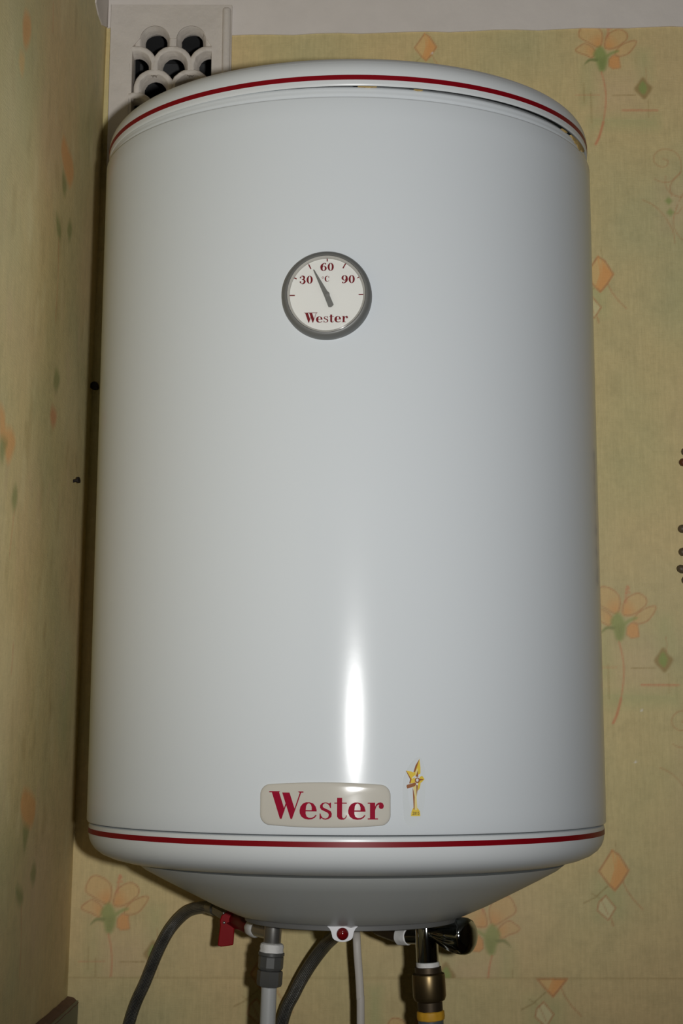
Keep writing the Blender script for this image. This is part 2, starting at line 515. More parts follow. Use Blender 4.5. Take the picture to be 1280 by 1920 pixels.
# the strip below the horizontal seam
J = BW.v < z_seam
BW.rgb[J] = 0; BW.a[J] = 0
diamonds(BW, *bxz(1033, 1866), 1.0, zmax=z_seam); diamonds(BW, *bxz(495, 1860), 1.0)
flower(BW, *bxz(765, 2010), 0.9); flower(BW, *bxz(200, 2062), 0.95); flower(BW, *bxz(905, 2030), 0.9, True)
BW.fill([bxz(690, 1850), bxz(715, 1850), bxz(715, 1925), bxz(690, 1925)], WASH_G, 0.6, 0.012)
BW.line([(-0.3, z_seam-0.0005), (0.7, z_seam+0.0015)], 0.0016, OLIVE, 0.4, 0.0015, 0.3)
for k in range(60):
    a, b_ = rng.uniform(-0.27, 0.69), rng.uniform(1.17, 2.27)
    BW.fill(ell(a, b_, 0.07*rng.uniform(0.4, 1), 0.07*rng.uniform(0.4, 1.3), 10), (WASH_G, WASH_P)[k % 2], 0.14, 0.06)
for k in range(45):  # tiny glints of the wallpaper, painted into its colour as pale dots
    a, b_ = rng.uniform(-0.27, 0.69), rng.uniform(1.17, 2.27)
    BW.line([(a, b_), (a+0.0006, b_+0.0004)], 0.0018, (0.95, 0.93, 0.85), 0.8, 0.0012)

VX0, VX1 = at(205, 100, -0.012).x, at(433, 100, -0.012).x
VZ1 = at(320, 6, -0.012).z; VZ0 = VZ1-0.205
VHX0, VHX1 = at(247, 100, -0.012).x, at(396, 100, -0.012).x
VHZ1 = at(320, 34, -0.012).z; VHZ0 = VZ0+0.02


def quad(p):
    return np.array(p, float), np.array([[0, 1, 2, 3]]), None


bw_parts = [grid_mesh('wall_back', BW, lambda U, V: np.stack([U, np.zeros_like(U), V], -1), (VHX0-0.004, VHX1+0.004, VHZ0, VHZ1+0.006))]
bw_parts += [quad([(-0.45, 0, 2.32), (2.6, 0, 2.32), (2.6, 0, 2.79), (-0.45, 0, 2.79)]), quad([(0.70, 0, 0), (2.6, 0, 0), (2.6, 0, 2.32), (0.70, 0, 2.32)]),
             quad([(-0.45, 0, 0), (0.70, 0, 0), (0.70, 0, 1.16), (-0.45, 0, 1.16)]), quad([(-0.45, 0, 1.16), (-0.278, 0, 1.16), (-0.278, 0, 2.32), (-0.45, 0, 2.32)])]
wall_back = build_big('wall_back', bw_parts, M_WALLPAPER)
wall_back['label'] = 'back wall in yellow wallpaper printed with orange flowers and diamonds'

# left wall sheet: u runs from the corner towards the room
LW = Sheet(-0.80, 0.0, 1.0, 2.3, 0.0024, 0.0014)


def lyz(pts): return [on_left(*p) for p in pts]


def lfill(pts, c, al=0.62, soft=0.009): LW.fill(lyz(smooth2(pts, 3)), c, al, soft)


for k in range(70):
    a, b_ = rng.uniform(-0.78, -0.02), rng.uniform(1.05, 2.25)
    LW.fill(ell(a, b_, 0.09*rng.uniform(0.4, 1), 0.06*rng.uniform(0.4, 1.3), 10), (WASH_G, WASH_P, PALE)[k % 3], 0.22, 0.06)
for k in range(420):                               # rubbed, streaky surface of the old paper
    a, b_ = rng.uniform(-0.78, -0.01), rng.uniform(1.05, 2.25); h = rng.uniform(0.004, 0.03)
    LW.line([(a, b_), (a+rng.uniform(-0.01, 0.01), b_+h)], rng.uniform(0.004, 0.02), (PALE, OLIVE, WASH_P)[k % 3], rng.uniform(0.08, 0.28), 0.010)
for pts, c in ((((48, 20), (57, 35), (58, 65), (50, 90), (44, 80), (43, 40)), ORANGE), (((38, 95), (46, 105), (45, 130), (41, 142), (36, 120)), PEACH),
               (((119, 256), (128, 280), (136, 300), (138, 330), (131, 350), (122, 325), (115, 285)), ORANGE),
               (((0, 760), (9, 775), (11, 800), (22, 805), (29, 828), (24, 850), (14, 868), (6, 830), (0, 815)), ORANGE),
               (((98, 762), (106, 775), (104, 795), (98, 800), (94, 780)), REDDISH),
               (((44, 1482), (56, 1484), (66, 1500), (65, 1530), (58, 1550), (46, 1545), (38, 1515)), ORANGE)):
    lfill(pts, c)
for pts in (((118, 320), (125, 345), (121, 368), (117, 352)), ((106, 400), (114, 425), (113, 448), (107, 435)), ((131, 412), (135, 430), (130, 452), (126, 430)),
            ((2, 820), (14, 828), (9, 850), (4, 868), (0, 850)), ((29, 908), (33, 930), (27, 960), (22, 935)), ((44, 1548), (54, 1555), (50, 1580), (46, 1597), (43, 1575)),
            ((64, 1616), (68, 1635), (62, 1660), (57, 1640)), ((31, 1662), (42, 1670), (43, 1690), (36, 1697), (30, 1680)), ((105, 690), (112, 710), (106, 735), (100, 720))):
    lfill(pts, DKGREEN, 0.62)
for pts in (((27, 960), (22, 1000), (18, 1040)), ((100, 8), (100, 30), (99, 58)), ((25, 1210), (23, 1240), (21, 1262)), ((110, 448), (109, 520), (104, 600)), ((40, 1700), (40, 1760), (37, 1830))):
    LW.line(lyz(pts), 0.004, REDDISH, 0.4, 0.004, 0.4)


def lwf(U, V): return np.stack([-0.278+0.0105*(V-1.3), U, V], -1)


def lq(y0, y1, z0, z1): return quad([(left_x(z0), y0, z0), (left_x(z0), y1, z0), (left_x(z1), y1, z1), (left_x(z1), y0, z1)])


wall_left = build_big('wall_left', [grid_mesh('wall_left', LW, lwf), lq(-5.5, 0, 2.3, 2.79), lq(-5.5, -0.80, 0, 2.3), lq(-0.80, 0, 0, 1.0)], M_WALLPAPER)
wall_left['label'] = 'left wall in worn yellow floral wallpaper'


def struct(name, bm, m, label=None):
    o = obj(name, bm, m, None, smooth=False); o['kind'] = 'structure'
    if label: o['label'] = label
    return o


bm = bmesh.new(); box(bm, 2.6, 2.7, -5.5, 0, 0, 2.80); struct('wall_right', bm, M_ROOM)
bm = bmesh.new(); box(bm, -0.32, 2.7, -5.6, -5.5, 0, 2.80); struct('wall_front', bm, M_ROOM)
bm = bmesh.new(); box(bm, -0.45, 2.7, -5.6, 0.1, 2.78, 2.88); struct('ceiling', bm, M_CEIL)
bm = bmesh.new(); box(bm, -0.45, 2.7, -5.6, 0.1, -0.1, 0.0); struct('floor', bm, M_FLOOR)

# white painted frieze above the wallpaper, its lower edge brushed by hand
bm = bmesh.new()
edge = []
zl, zr = bxz(435, 67)[1], bxz(1280, 51)[1]; xl, xr = bxz(435, 67)[0], bxz(1280, 51)[0]
for k in range(70):
    x = VX1-0.006+(1.7)*k/69
    edge.append((x, zl+(zr-zl)*min(1.3, (x-xl)/(xr-xl))+0.0007*math.sin(k*1.7)+random.uniform(-0.0005, 0.0005)))
poly(bm, [edge+[(edge[-1][0], 2.78), (VX1-0.006, 2.78)]], lambda u, v, d: Vector((u, -0.002-d, v)), 0.002)
e2 = [(VX0+0.012, bxz(205, 52)[1]), (-0.262, bxz(200, 52)[1])]
poly(bm, [[(-0.2668, 2.78), (-0.2668, bxz(195, 54)[1])]+[(VX0+0.012, bxz(205, 50)[1]), (VX0+0.012, VZ1-0.002), (VX1-0.006, VZ1-0.002), (VX1-0.006, 2.78)]], lambda u, v, d: Vector((u, -0.002-d, v)), 0.002)
pl = [on_left(180, -30), on_left(178, 5), on_left(183, 28), on_left(190, 47), (0.0, bxz(200, 52)[1]), (0.0, 2.42)]
poly(bm, [pl], lambda u, v, d: Vector((left_x(v)+0.0015+d, u, v)), 0.0015)
struct('trim_1', bm, M_PLASTER, 'white painted frieze with brushed lower edge above the wallpaper')

# ------------------------------------------------------------------ ventilation grille with fish-scale openings
M_VENT = mat('vent_paint', (0.70, 0.645, 0.58), 0.8, noise=(40, 0.1), bump=(90, 0.6, 0.0025))
M_DARK = mat('duct_dark', (0.05, 0.05, 0.05), 0.9, noise=(30, 0.3))
vent = empty('ventilation_grille', ((VX0+VX1)/2, 0, VZ0))
tag(vent, 'white plaster ventilation grille with fish-scale openings behind the water heater', 'vent grille')
pxm = (VX1-VX0)/228.0                              # metres per reference pixel on the grille
PITCH = 68*pxm; ROW = 46*pxm; RO_, RI_ = 38*pxm, 27.5*pxm


def vpx(px, py):
    p = at(px, py, -0.010); return p.x, p.z


r1 = [vpx(290, 70), vpx(358, 70)]                  # hole centres of the first row
bm = bmesh.new()
hole = [(VHX0, VHZ0), (VHX1, VHZ0), (VHX1, r1[1][1]-0.01)]
for cx, cz in (r1[1], r1[0]):
    hole += [p for p in ell(cx, cz-0.002, RI_*1.02, RI_*1.02, 18, 0.12, math.pi-0.12)]
hole += [(VHX0, r1[0][1]-0.01)]
outer = [(VX0, VZ0), (VX1, VZ0), (VX1, VZ1), (VX0, VZ1)]
poly(bm, [outer, hole], lambda u, v, d: Vector((u, -0.008-d*1.0, v)), 0.030)
bmesh.ops.remove_doubles(bm, verts=bm.verts[:], dist=1e-6)
fo = obj('frame', bm, M_VENT, vent, smooth=True, angle=35)
bv = fo.modifiers.new('bevel', 'BEVEL'); bv.width = 0.0025; bv.segments = 3; bv.limit_method = 'ANGLE'
# raised rim on the right and left
bm = bmesh.new(); box(bm, VX1-0.010, VX1-0.001, -0.0125, -0.004, VZ0+0.002, VZ1-0.004)
ro_ = obj('rim', bm, M_VENT, vent, smooth=True); b2 = ro_.modifiers.new('bevel', 'BEVEL'); b2.width = 0.003; b2.segments = 3
row0z = r1[0][1]; xmid = (r1[0][0]+r1[1][0])/2
RK_ = 20.5*pxm
for rw in range(0, 6):
    cz = row0z-ROW*rw-0.004 if rw else row0z-0.002
    xs = [xmid+PITCH*(i-1) for i in range(3)] if rw % 2 else [xmid+PITCH*(i-0.5) for i in range(2)]
    for cx in xs:
        n = 22; dep = 0.0074+0.0005*rw if rw else 0.0066
        drop = ROW*0.45

        def arch(r, sag, k=0.0):
            q_ = [(cx+r, cz-sag)]+ell(cx, cz+k, r, r, n, math.radians(4), math.radians(176))+[(cx-r, cz-sag)]
            return [(min(max(u, VHX0-0.003), VHX1+0.003), v) for u, v in q_]
        sect = [(arch(RI_, drop), -dep+0.0008), (arch(RI_+0.0008, drop), -dep), (arch(RO_-0.0014, drop), -dep), (arch(RO_, drop), -dep+0.0014), (arch(RO_, drop), 0.009), (arch(RK_, drop*0.8, 0.0015), 0.011)]
        bm = bmesh.new()
        rows_ = [[bm.verts.new((u+random.uniform(-1, 1)*0.0003, y_+random.uniform(-1, 1)*0.0003, v)) for u, v in pts] for pts, y_ in sect]
        m_ = len(rows_)
        for i in range(m_):
            A_, B_ = rows_[i], rows_[(i+1) % m_]
            for j in range(len(A_)-1): bm.faces.new((A_[j], A_[j+1], B_[j+1], B_[j]))
        bm.faces.new([r_[0] for r_ in rows_]); bm.faces.new([r_[-1] for r_ in rows_])
        obj('scale', bm, M_VENT, vent, smooth=True, angle=50)
bm = bmesh.new(); box(bm, VHX0-0.012, VHX1+0.012, 0.004, 0.16, VHZ0-0.008, VHZ1+0.012)
ff = [f for f in bm.faces if f.normal.y < -0.5 or f.calc_center_median().y < 0.005]
bmesh.ops.delete(bm, geom=ff, context='FACES')
obj('duct', bm, M_DARK, vent, smooth=False)

# ------------------------------------------------------------------ water heater
BX, BY, RB = 0.0, -0.253, 0.225
M_ENAMEL = mat('white_enamel', (0.66, 0.70, 0.725), 0.18, coat=0.0, spec=0.17, bump=(14, 0.02, 0.004))
M_CAP = mat('white_plastic_cap', (0.665, 0.695, 0.705), 0.3, spec=0.35, noise=(20, 0.02))
M_STRIPE = mat('red_stripe_paint', (0.21, 0.002, 0.007), 0.4, spec=0.2)
M_COVER = mat('grey_white_cover', (0.56, 0.58, 0.56), 0.38, noise=(12, 0.03))
heater = empty('water_heater', (BX, BY, 1.3715))
tag(heater, 'white cylindrical water heater with red stripes and round thermometer hung on the wall', 'water heater')
AX = Matrix.Translation((BX, BY, 0))


def prof_round(r0, z0, r1, z1, n=8, up=True):
    out = []
    for k in range(n+1):
        a = math.pi/2*k/n
        out.append((r1+(r0-r1)*math.cos(a), z0+(z1-z0)*math.sin(a)))
    return out


bm = bmesh.new()
lathe(bm, [(0.205, 1.4538), (0.2215, 1.4538), (0.2242, 1.4541), (0.2250, 1.4555), (0.2250, 1.47), (0.2250, 1.6), (0.2250, 1.8), (0.2250, 2.02), (0.2250, 2.0362), (0.2246, 2.0374), (0.2236, 2.0378),
           (0.2224, 2.0380), (0.2222, 2.0388), (0.2226, 2.0400), (0.2227, 2.0416), (0.2222, 2.0430), (0.2224, 2.0440), (0.2222, 2.0456), (0.2212, 2.0470), (0.2190, 2.0478), (0.205, 2.048)], AX, 256)
body = obj('body', bm, M_ENAMEL, heater, angle=50)
TILT = math.tan(math.radians(0.7))


def tilt(bm):
    for v in bm.verts: v.co.z += v.co.x*TILT
    return bm


bm = bmesh.new()
lathe(bm, [(0.200, 2.0720), (0.2185, 2.0700), (0.2192, 2.0490), (0.2205, 2.0480), (0.2222, 2.0476), (0.2229, 2.0484), (0.2230, 2.0500), (0.2230, 2.058)] + prof_round(0.2230, 2.058, 0.203, 2.077, 10)[1:] + [(0.15, 2.0785), (0, 2.080)], AX, 256)
lid = obj('lid', tilt(bm), M_CAP, heater, angle=50)
bm = bmesh.new(); lathe(bm, [(0.2228, 2.0527), (0.22325, 2.0527), (0.22325, 2.0568), (0.2228, 2.0568)], AX, 256, closed_ends=False)
tag(obj('stripe', tilt(bm), M_STRIPE, lid), 'dark red stripe around the lid')
bm = bmesh.new()
lathe(bm, [(0.205, 1.4532), (0.2190, 1.4531), (0.2222, 1.4527), (0.2230, 1.4519), (0.2232, 1.4505), (0.2231, 1.4440), (0.2224, 1.4400), (0.2206, 1.4358), (0.2175, 1.4318), (0.2120, 1.4278), (0.2040, 1.4245), (0.195, 1.4222), (0.186, 1.4215), (0.15, 1.4215)], AX, 256)
band = obj('bottom_band', bm, M_CAP, heater, angle=50)
bm = bmesh.new(); lathe(bm, [(0.2229, 1.4451), (0.22345, 1.4451), (0.22345, 1.4492), (0.2229, 1.4492)], AX, 256, closed_ends=False)
tag(obj('stripe', bm, M_STRIPE, band), 'dark red stripe around the bottom band')
CXO = 0.004
AXC = Matrix.Translation((BX+CXO, BY, 0))
bm = bmesh.new()
lathe(bm, [(0.150, 1.4208), (0.1855, 1.4196), (0.1790, 1.4146), (0.165, 1.4073), (0.150, 1.3998), (0.120, 1.3850), (0.100, 1.3764), (0.0945, 1.3750), (0.0920, 1.3746), (0.0900, 1.3743), (0.0, 1.3743)], AXC, 160)
cover = obj('bottom_cover', bm, M_COVER, heater, angle=32)
M_GASKET = mat('dark_grey_rim', (0.15, 0.15, 0.145), 0.5, noise=(40, 0.1))
bm = bmesh.new(); lathe(bm, [(0.0, 1.3746), (0.0915, 1.3746), (0.0918, 1.3742), (0.0914, 1.3708), (0.0905, 1.3703), (0.0, 1.3703)], AXC, 128)
obj('rim', bm, M_GASKET, cover, angle=40)

# wall bracket behind the tank
M_ZINC = mat('zinc_steel', (0.45, 0.45, 0.45), 0.4, 0.9, noise=(30, 0.1))
for z in (1.93, 1.56):
    bm = bmesh.new(); box(bm, -0.09, 0.09, -0.034, (-0.004 if z > 1.8 else 0.002), z-0.02, z+0.02)
    obj('mounting_bracket', bm, M_ZINC, heater, smooth=False)

# foam squeezed out under the lifted edge of the lid
M_FOAM = mat('yellow_foam', (0.42, 0.29, 0.10), 0.85, noise=(120, 0.25), bump=(200, 0.6, 0.002))


def foam(a0, a1, top, depth, n=26, r=0.2245, th=0.0018):
    bm = bmesh.new(); rows = []
    for k in range(n+1):
        t = k/n; a = math.radians(a0+(a1-a0)*t)
        env = math.sin(math.pi*min(1, max(0, t)))**0.7
        d = depth*env*random.uniform(0.55, 1.0)+0.0004
        row = []
        for (rr, dz) in ((r-0.006, 0), (r+th*0.6*env, -0.0004), (r+th*env, -d*0.5), (r+th*0.3*env, -d), (r-0.006, -d)):
            row.append(bm.verts.new((BX+rr*math.sin(a), BY-rr*math.cos(a), top+dz)))
        rows.append(row)
    for A_, B_ in zip(rows[:-1], rows[1:]):
        for i in range(4): bm.faces.new((A_[i], A_[i+1], B_[i+1], B_[i]))
    bm.faces.new(rows[0]); bm.faces.new(rows[-1])
    return obj('foam_residue', bm, M_FOAM, heater, angle=60)


foam(62, 74, 2.0474, 0.0075, r=0.2230, th=0.0012); foam(57, 60, 2.0474, 0.002, r=0.2228, th=0.0008); foam(2, 6, 2.0474, 0.0008, r=0.2232, th=0.0004); foam(14, 16, 2.0474, 0.0010, r=0.2232, th=0.0004)


# ------------------------------------------------------------------ lettering glyphs (fat-face serif)
GLY = {}
GLY['W'] = [[[(164, 150), (208, 150), (242, 50), (222, 0), (214, 0)]], [[(218, 0), (224, 0), (262, 112), (256, 116)]],
            [[(226, 150), (270, 150), (303, 52), (284, 0), (277, 0)]], [[(280, 0), (286, 0), (339, 150), (331, 150)]],
            [[(148, 157), (148, 150), (352, 150), (352, 157)]]]
_e_out = [(430, 44), (366, 44), (366, 30), (372, 15), (385, 8), (400, 8), (414, 14), (425, 26), (430, 22), (419, 8), (403, 0), (382, -2), (358, 2), (340, 15), (331, 33), (330, 50), (335, 70), (348, 87), (368, 96), (388, 96), (410, 89), (424, 72), (430, 52)]
_e_eye = [(366, 51), (401, 51), (401, 68), (396, 83), (386, 90), (376, 87), (369, 76)]
GLY['e'] = [[_e_out, _e_eye]]
GLY['s'] = [[[(513, 95), (508, 95), (502, 89), (490, 95), (478, 96), (462, 92), (450, 80), (449, 66), (457, 54), (474, 46), (492, 38), (500, 29), (499, 17), (492, 8), (480, 4), (466, 8), (456, 20), (452, 33), (447, 33), (447, 0), (452, 0), (457, 7), (468, 0), (483, -2), (502, 3), (516, 15), (518, 32), (512, 45), (497, 54), (478, 62), (466, 69), (465, 79), (470, 87), (480, 91), (492, 88), (502, 79), (508, 64), (513, 64)]]]
GLY['t'] = [[[(548, 122), (577, 122), (577, 95), (604, 95), (604, 89), (577, 89), (577, 18), (581, 8), (588, 6), (596, 12), (600, 24), (605, 22), (600, 8), (588, -1), (572, -2), (556, 3), (548, 16), (548, 89), (532, 89), (532, 95), (548, 95)]]]
GLY['r'] = [[[(725, 95), (768, 95), (768, 6), (785, 6), (785, 0), (725, 0), (725, 6), (738, 6), (738, 89), (725, 89)]],
            [[(768, 50), (767, 70), (774, 85), (786, 94), (800, 97), (812, 92), (818, 80), (818, 70), (812, 61), (801, 59), (792, 64), (789, 73), (792, 84), (784, 82), (776, 74), (771, 62)]]]


def wester(bm, fn, sx, sy=None):
    """fn(u, v, d): u, v in metres from the middle of the word at the baseline"""
    sy = sy or sx; k = 0
    for ch, dx in (('W', 0), ('e', 0), ('s', 0), ('t', 0), ('e', 282), ('r', 0)):
        for loops in GLY[ch]:
            lp = []
            for j, l in enumerate(loops):
                rounder = ch in 'e'
                lp.append([((x+dx-484)*sx, y*sy) for x, y in l])
            poly(bm, lp, lambda u, v, d, e=k*6e-6: fn(u, v, d+e)); k += 1


def digit(ch):
    """outlines in a 68 x 86 box"""
    if ch == '0': return [[ell(34, 43, 33, 44, 32), ell(34, 43, 12, 39, 24)]]
    if ch == '6': return [[ell(34, 28, 33, 29, 28), ell(35, 28, 12, 24, 20)], [stroke([(12, 26), (11, 48), (20, 68), (38, 83), (56, 86)], [22, 24, 18, 8, 3])], [ell(54, 77, 7, 7, 12)]]
    if ch == '9': return [[[(68-x, 86-y) for x, y in l] for l in lp] for lp in digit('6')]
    if ch == '3': return [[stroke([(10, 72), (22, 84), (38, 84), (50, 72), (46, 54), (24, 46)], [5, 6, 14, 22, 14, 4])], [stroke([(24, 46), (48, 42), (56, 22), (42, 3), (24, 1), (8, 14)], [4, 14, 23, 14, 6, 5])], [ell(12, 68, 9, 9, 12)], [ell(11, 19, 9, 9, 12)]]
    if ch == 'C': return [[stroke([(62, 58), (48, 82), (30, 84), (12, 66), (10, 43), (14, 20), (32, 2), (50, 4), (64, 24)], [4, 5, 8, 18, 22, 18, 8, 5, 3])], [[(60, 86), (64, 86), (64, 56), (60, 56)]]]
    if ch == 'o': return [[ell(34, 43, 33, 33, 24), ell(34, 43, 22, 22, 20)]]
    if ch == '2': return [[stroke([(8, 66), (20, 82), (44, 80), (52, 62), (30, 34), (8, 6)], [10, 12, 14, 18, 14, 8])], [[(4, 0), (62, 0), (62, 14), (4, 14)]]]
    if ch == '1': return [[[(26, 0), (42, 0), (42, 86), (32, 86), (14, 72), (14, 62), (26, 68)]]]
    if ch == '5': return [[[(14, 86), (58, 86), (58, 72), (14, 72)]], [[(14, 86), (26, 86), (24, 44), (12, 44)]], [stroke([(14, 46), (36, 54), (54, 40), (50, 14), (28, 3), (8, 12)], [8, 12, 16, 16, 12, 8])]]


def put_text(bm, text, x0, y0, h, fn, adv=76, k0=0, wsc=1.0):
    s = h/86.0; x = x0; k = k0
    for ch in text:
        for lp in digit(ch):
            poly(bm, [[(x+px_*s*wsc, y0+py_*s) for px_, py_ in l] for l in lp], lambda u, v, d, e=k*6e-6: fn(u, v, d+e)); k += 1
        x += adv*s*wsc
    return k


def cyl(u, v, d):
    a = u/RB; r = RB+d
    return Vector((BX+r*math.sin(a), BY-r*math.cos(a), v))


def arc_u(px, py):
    p = at(px, py, BY-RB); return RB*math.asin((p.x-BX)/RB), p.z


# ------------------------------------------------------------------ thermometer
M_BEZEL = mat('grey_bezel', (0.135, 0.137, 0.13), 0.42, noise=(60, 0.06))
M_INNER = mat('inner_ring', (0.42, 0.41, 0.38), 0.35)
M_DIAL = mat('dial_white', (0.76, 0.76, 0.73), 0.45, noise=(40, 0.015))
M_INK = mat('dark_red_ink', (0.16, 0.004, 0.010), 0.5, spec=0.2)
M_NEEDLE = mat('needle_grey', (0.14, 0.14, 0.13), 0.45)
M_GLASS = bpy.data.materials.new('clear_glass'); M_GLASS.use_nodes = True
_n = M_GLASS.node_tree; _o = _n.nodes['Material Output']; _n.nodes.remove(_n.nodes['Principled BSDF'])
_t = _n.nodes.new('ShaderNodeBsdfTransparent'); _g = _n.nodes.new('ShaderNodeBsdfGlossy'); _g.inputs['Roughness'].default_value = 0.08
_f = _n.nodes.new('ShaderNodeFresnel'); _f.inputs['IOR'].default_value = 1.42; _x = _n.nodes.new('ShaderNodeMixShader')
_t.inputs[0].default_value = (0.96, 0.96, 0.95, 1)
_n.links.new(_f.outputs[0], _x.inputs[0]); _n.links.new(_t.outputs[0], _x.inputs[1]); _n.links.new(_g.outputs[0], _x.inputs[2]); _n.links.new(_x.outputs[0], _o.inputs[0])

tu, tz = arc_u(613, 556)
ta = tu/RB
tn = Vector((math.sin(ta), -math.cos(ta), 0)); tt = Vector((math.cos(ta), math.sin(ta), 0)); tzv = Vector((0, 0, 1))
tc_ = Vector((BX, BY, tz))+tn*RB
TM = Matrix.Identity(4)
for i in range(3):
    TM[i][0] = tt[i]; TM[i][1] = tzv[i]; TM[i][2] = tn[i]; TM[i][3] = tc_[i]
RT_ = 0.0357
bm = bmesh.new()
lathe(bm, [(0.030, -0.004), (RT_, -0.004), (RT_, 0.0035), (RT_-0.0004, 0.0062), (RT_-0.0016, 0.0088), (RT_-0.0032, 0.0100), (RT_-0.0042, 0.0100), (RT_-0.0046, 0.0092), (RT_-0.0048, 0.004)], TM, 96, closed_ends=False)
thermo = obj('thermometer', bm, M_BEZEL, heater, angle=40); tag(thermo, 'round grey thermometer with white dial on the tank front')
bm = bmesh.new()
lathe(bm, [(RT_-0.0047, 0.0092), (RT_-0.0062, 0.0080), (RT_-0.0066, 0.0060)], TM, 96, closed_ends=False)
obj('inner_ring', bm, M_INNER, thermo)
DZ = 0.0062


def dial(u, v, d): return TM @ Vector((u, v, DZ+0.0002+d))


bm = bmesh.new(); lathe(bm, [(RT_-0.0052, DZ-0.004), (RT_-0.0052, DZ), (0.0, DZ)], TM, 96)
obj('dial', bm, M_DIAL, thermo, angle=30)
q = 0.0000742                                      # one unit of the dial drawing in metres
DC = (631, 628)
for (x0, y0, x1, y1, wd) in ((228, 634, 292, 634, 12), (975, 634, 1030, 634, 12), (268, 434, 310, 452, 12), (437, 293, 463, 345, 13), (638, 225, 638, 265, 12), (840, 283, 806, 343, 13), (990, 436, 962, 452, 12)):
    bm = bmesh.new(); a = Vector(((x0-DC[0])*q, (DC[1]-y0)*q)); b_ = Vector(((x1-DC[0])*q, (DC[1]-y1)*q)); n_ = (b_-a).normalized(); n_ = Vector((-n_.y, n_.x))*wd*q/2
    poly(bm, [[tuple(a+n_), tuple(b_+n_), tuple(b_-n_), tuple(a-n_)]], dial)
    obj('tick_mark', bm, M_INK, thermo, smooth=False)
bm = bmesh.new(); k = 0
for txt, cx, yb in (('30', 412, 507), ('60', 637, 368), ('90', 863, 507)):
    k = put_text(bm, txt, (cx-72-DC[0])*q, (DC[1]-yb)*q, 86*q, dial, 76, k)
k = put_text(bm, 'C', (612-DC[0])*q, (DC[1]-488)*q, 62*q, dial, 76, k)
k = put_text(bm, 'o', (580-DC[0])*q, (DC[1]-457)*q, 30*q, dial, 76, k)
obj('numerals', bm, M_INK, thermo, smooth=False)
bm = bmesh.new()
wester(bm, lambda u, v, d: dial(u+(628-DC[0])*q, v+(DC[1]-935)*q, d), 467/668*q)
obj('brand_lettering', bm, M_INK, thermo, smooth=False)
bm = bmesh.new()
poly(bm, [[((x-DC[0])*q, (DC[1]-y)*q) for x, y in ((487, 357), (500, 357), (660, 625), (710, 745), (690, 768), (675, 772), (655, 770), (605, 640))]], lambda u, v, d: TM @ Vector((u, v, DZ+0.0016+d)), 0.0006)
lathe(bm, [(0.0022, DZ), (0.0022, DZ+0.0017), (0.0, DZ+0.0019)], TM @ Matrix.Translation(((636-DC[0])*q, (DC[1]-628)*q, 0)), 20)
obj('needle', bm, M_NEEDLE, thermo, smooth=False)
bm = bmesh.new()
lathe(bm, [(RT_-0.0046, 0.0094), (0.026, 0.0106), (0.018, 0.0114), (0.009, 0.0119), (0.0, 0.0120)], TM, 72, closed_ends=False)
obj('glass', bm, M_GLASS, thermo)

# ------------------------------------------------------------------ nameplate
M_RESIN = mat('cream_resin', (0.56, 0.535, 0.47), 0.13, coat=0.0, spec=0.3, noise=(25, 0.03))
M_LOGO = mat('crimson_print', (0.30, 0.008, 0.03), 0.5, spec=0.03)
nu0, nz0 = arc_u(608.5, 1511)
qb = 0.000129                                      # one unit of the nameplate drawing
out = []
W2, H2 = 385*qb, 129*qb


def plate_half(u):                                 # bulging long sides
    return (112+17*(1-(u/W2)**2))*qb


rc = 62*qb; N_ = 24
for k in range(N_+1):
    u = -W2+rc+(2*W2-2*rc)*k/N_; out.append((u, plate_half(u)))
hz = plate_half(W2-rc)
out += [(W2-rc+rc*math.sin(a), hz-rc+rc*math.cos(a)) for a in [math.pi/2*i/8 for i in range(1, 9)]]
top = out[:]
lower = [(u, -v) for u, v in reversed(out)]
right = top+lower
left_ = [(-W2+rc-rc*math.sin(a), -(hz-rc+rc*math.cos(a))) for a in [math.pi/2*i/8 for i in range(1, 9)]]
left2 = [(u, -v) for u, v in reversed(left_)]
outline = right+left_+left2
cl = [outline[0]]
for p in outline[1:]:
    if math.hypot(p[0]-cl[-1][0], p[1]-cl[-1][1]) > 2e-5: cl.append(p)
if math.hypot(cl[0][0]-cl[-1][0], cl[0][1]-cl[-1][1]) < 2e-5: cl.pop()
bm = bmesh.new(); rings = []
levels = [(1.0, -0.0005), (1.0, 0.0004), (0.985, 0.0009), (0.955, 0.00125), (0.90, 0.00145), (0.80, 0.00155), (0.6, 0.0016), (0.4, 0.0016), (0.2, 0.0016)]
for sc_, d in levels:
    ring = []
    for u, v in cl:
        l_ = math.hypot(u, v); ins = (1-sc_)*H2
        if sc_ > 0.75:                             # inset by distance near the rim, then shrink to the middle
            uu = u-(u/abs(u) if u else 0)*min(abs(u), ins); vv = v-(v/abs(v) if v else 0)*min(abs(v), ins)
        else: uu, vv = u*sc_, v*sc_
        ring.append(bm.verts.new(cyl(nu0+uu, nz0+vv, d)))
    rings.append(ring)
n = len(cl)
for A_, B_ in zip(rings[:-1], rings[1:]):
    for i in range(n): bm.faces.new((A_[i], A_[(i+1) % n], B_[(i+1) % n], B_[i]))
bm.faces.new(rings[-1])
plate = obj('nameplate', bm, M_RESIN, heater, angle=60); tag(plate, 'cream domed nameplate low on the tank')
bm = bmesh.new()
lu, lz = arc_u(460+484/3.2, 1400+440/3.2)
wester(bm, lambda u, v, d: cyl(lu+u, lz+v, 0.00175+d), qb)
tag(obj('brand_lettering', bm, M_LOGO, plate, smooth=False), 'crimson serif lettering')

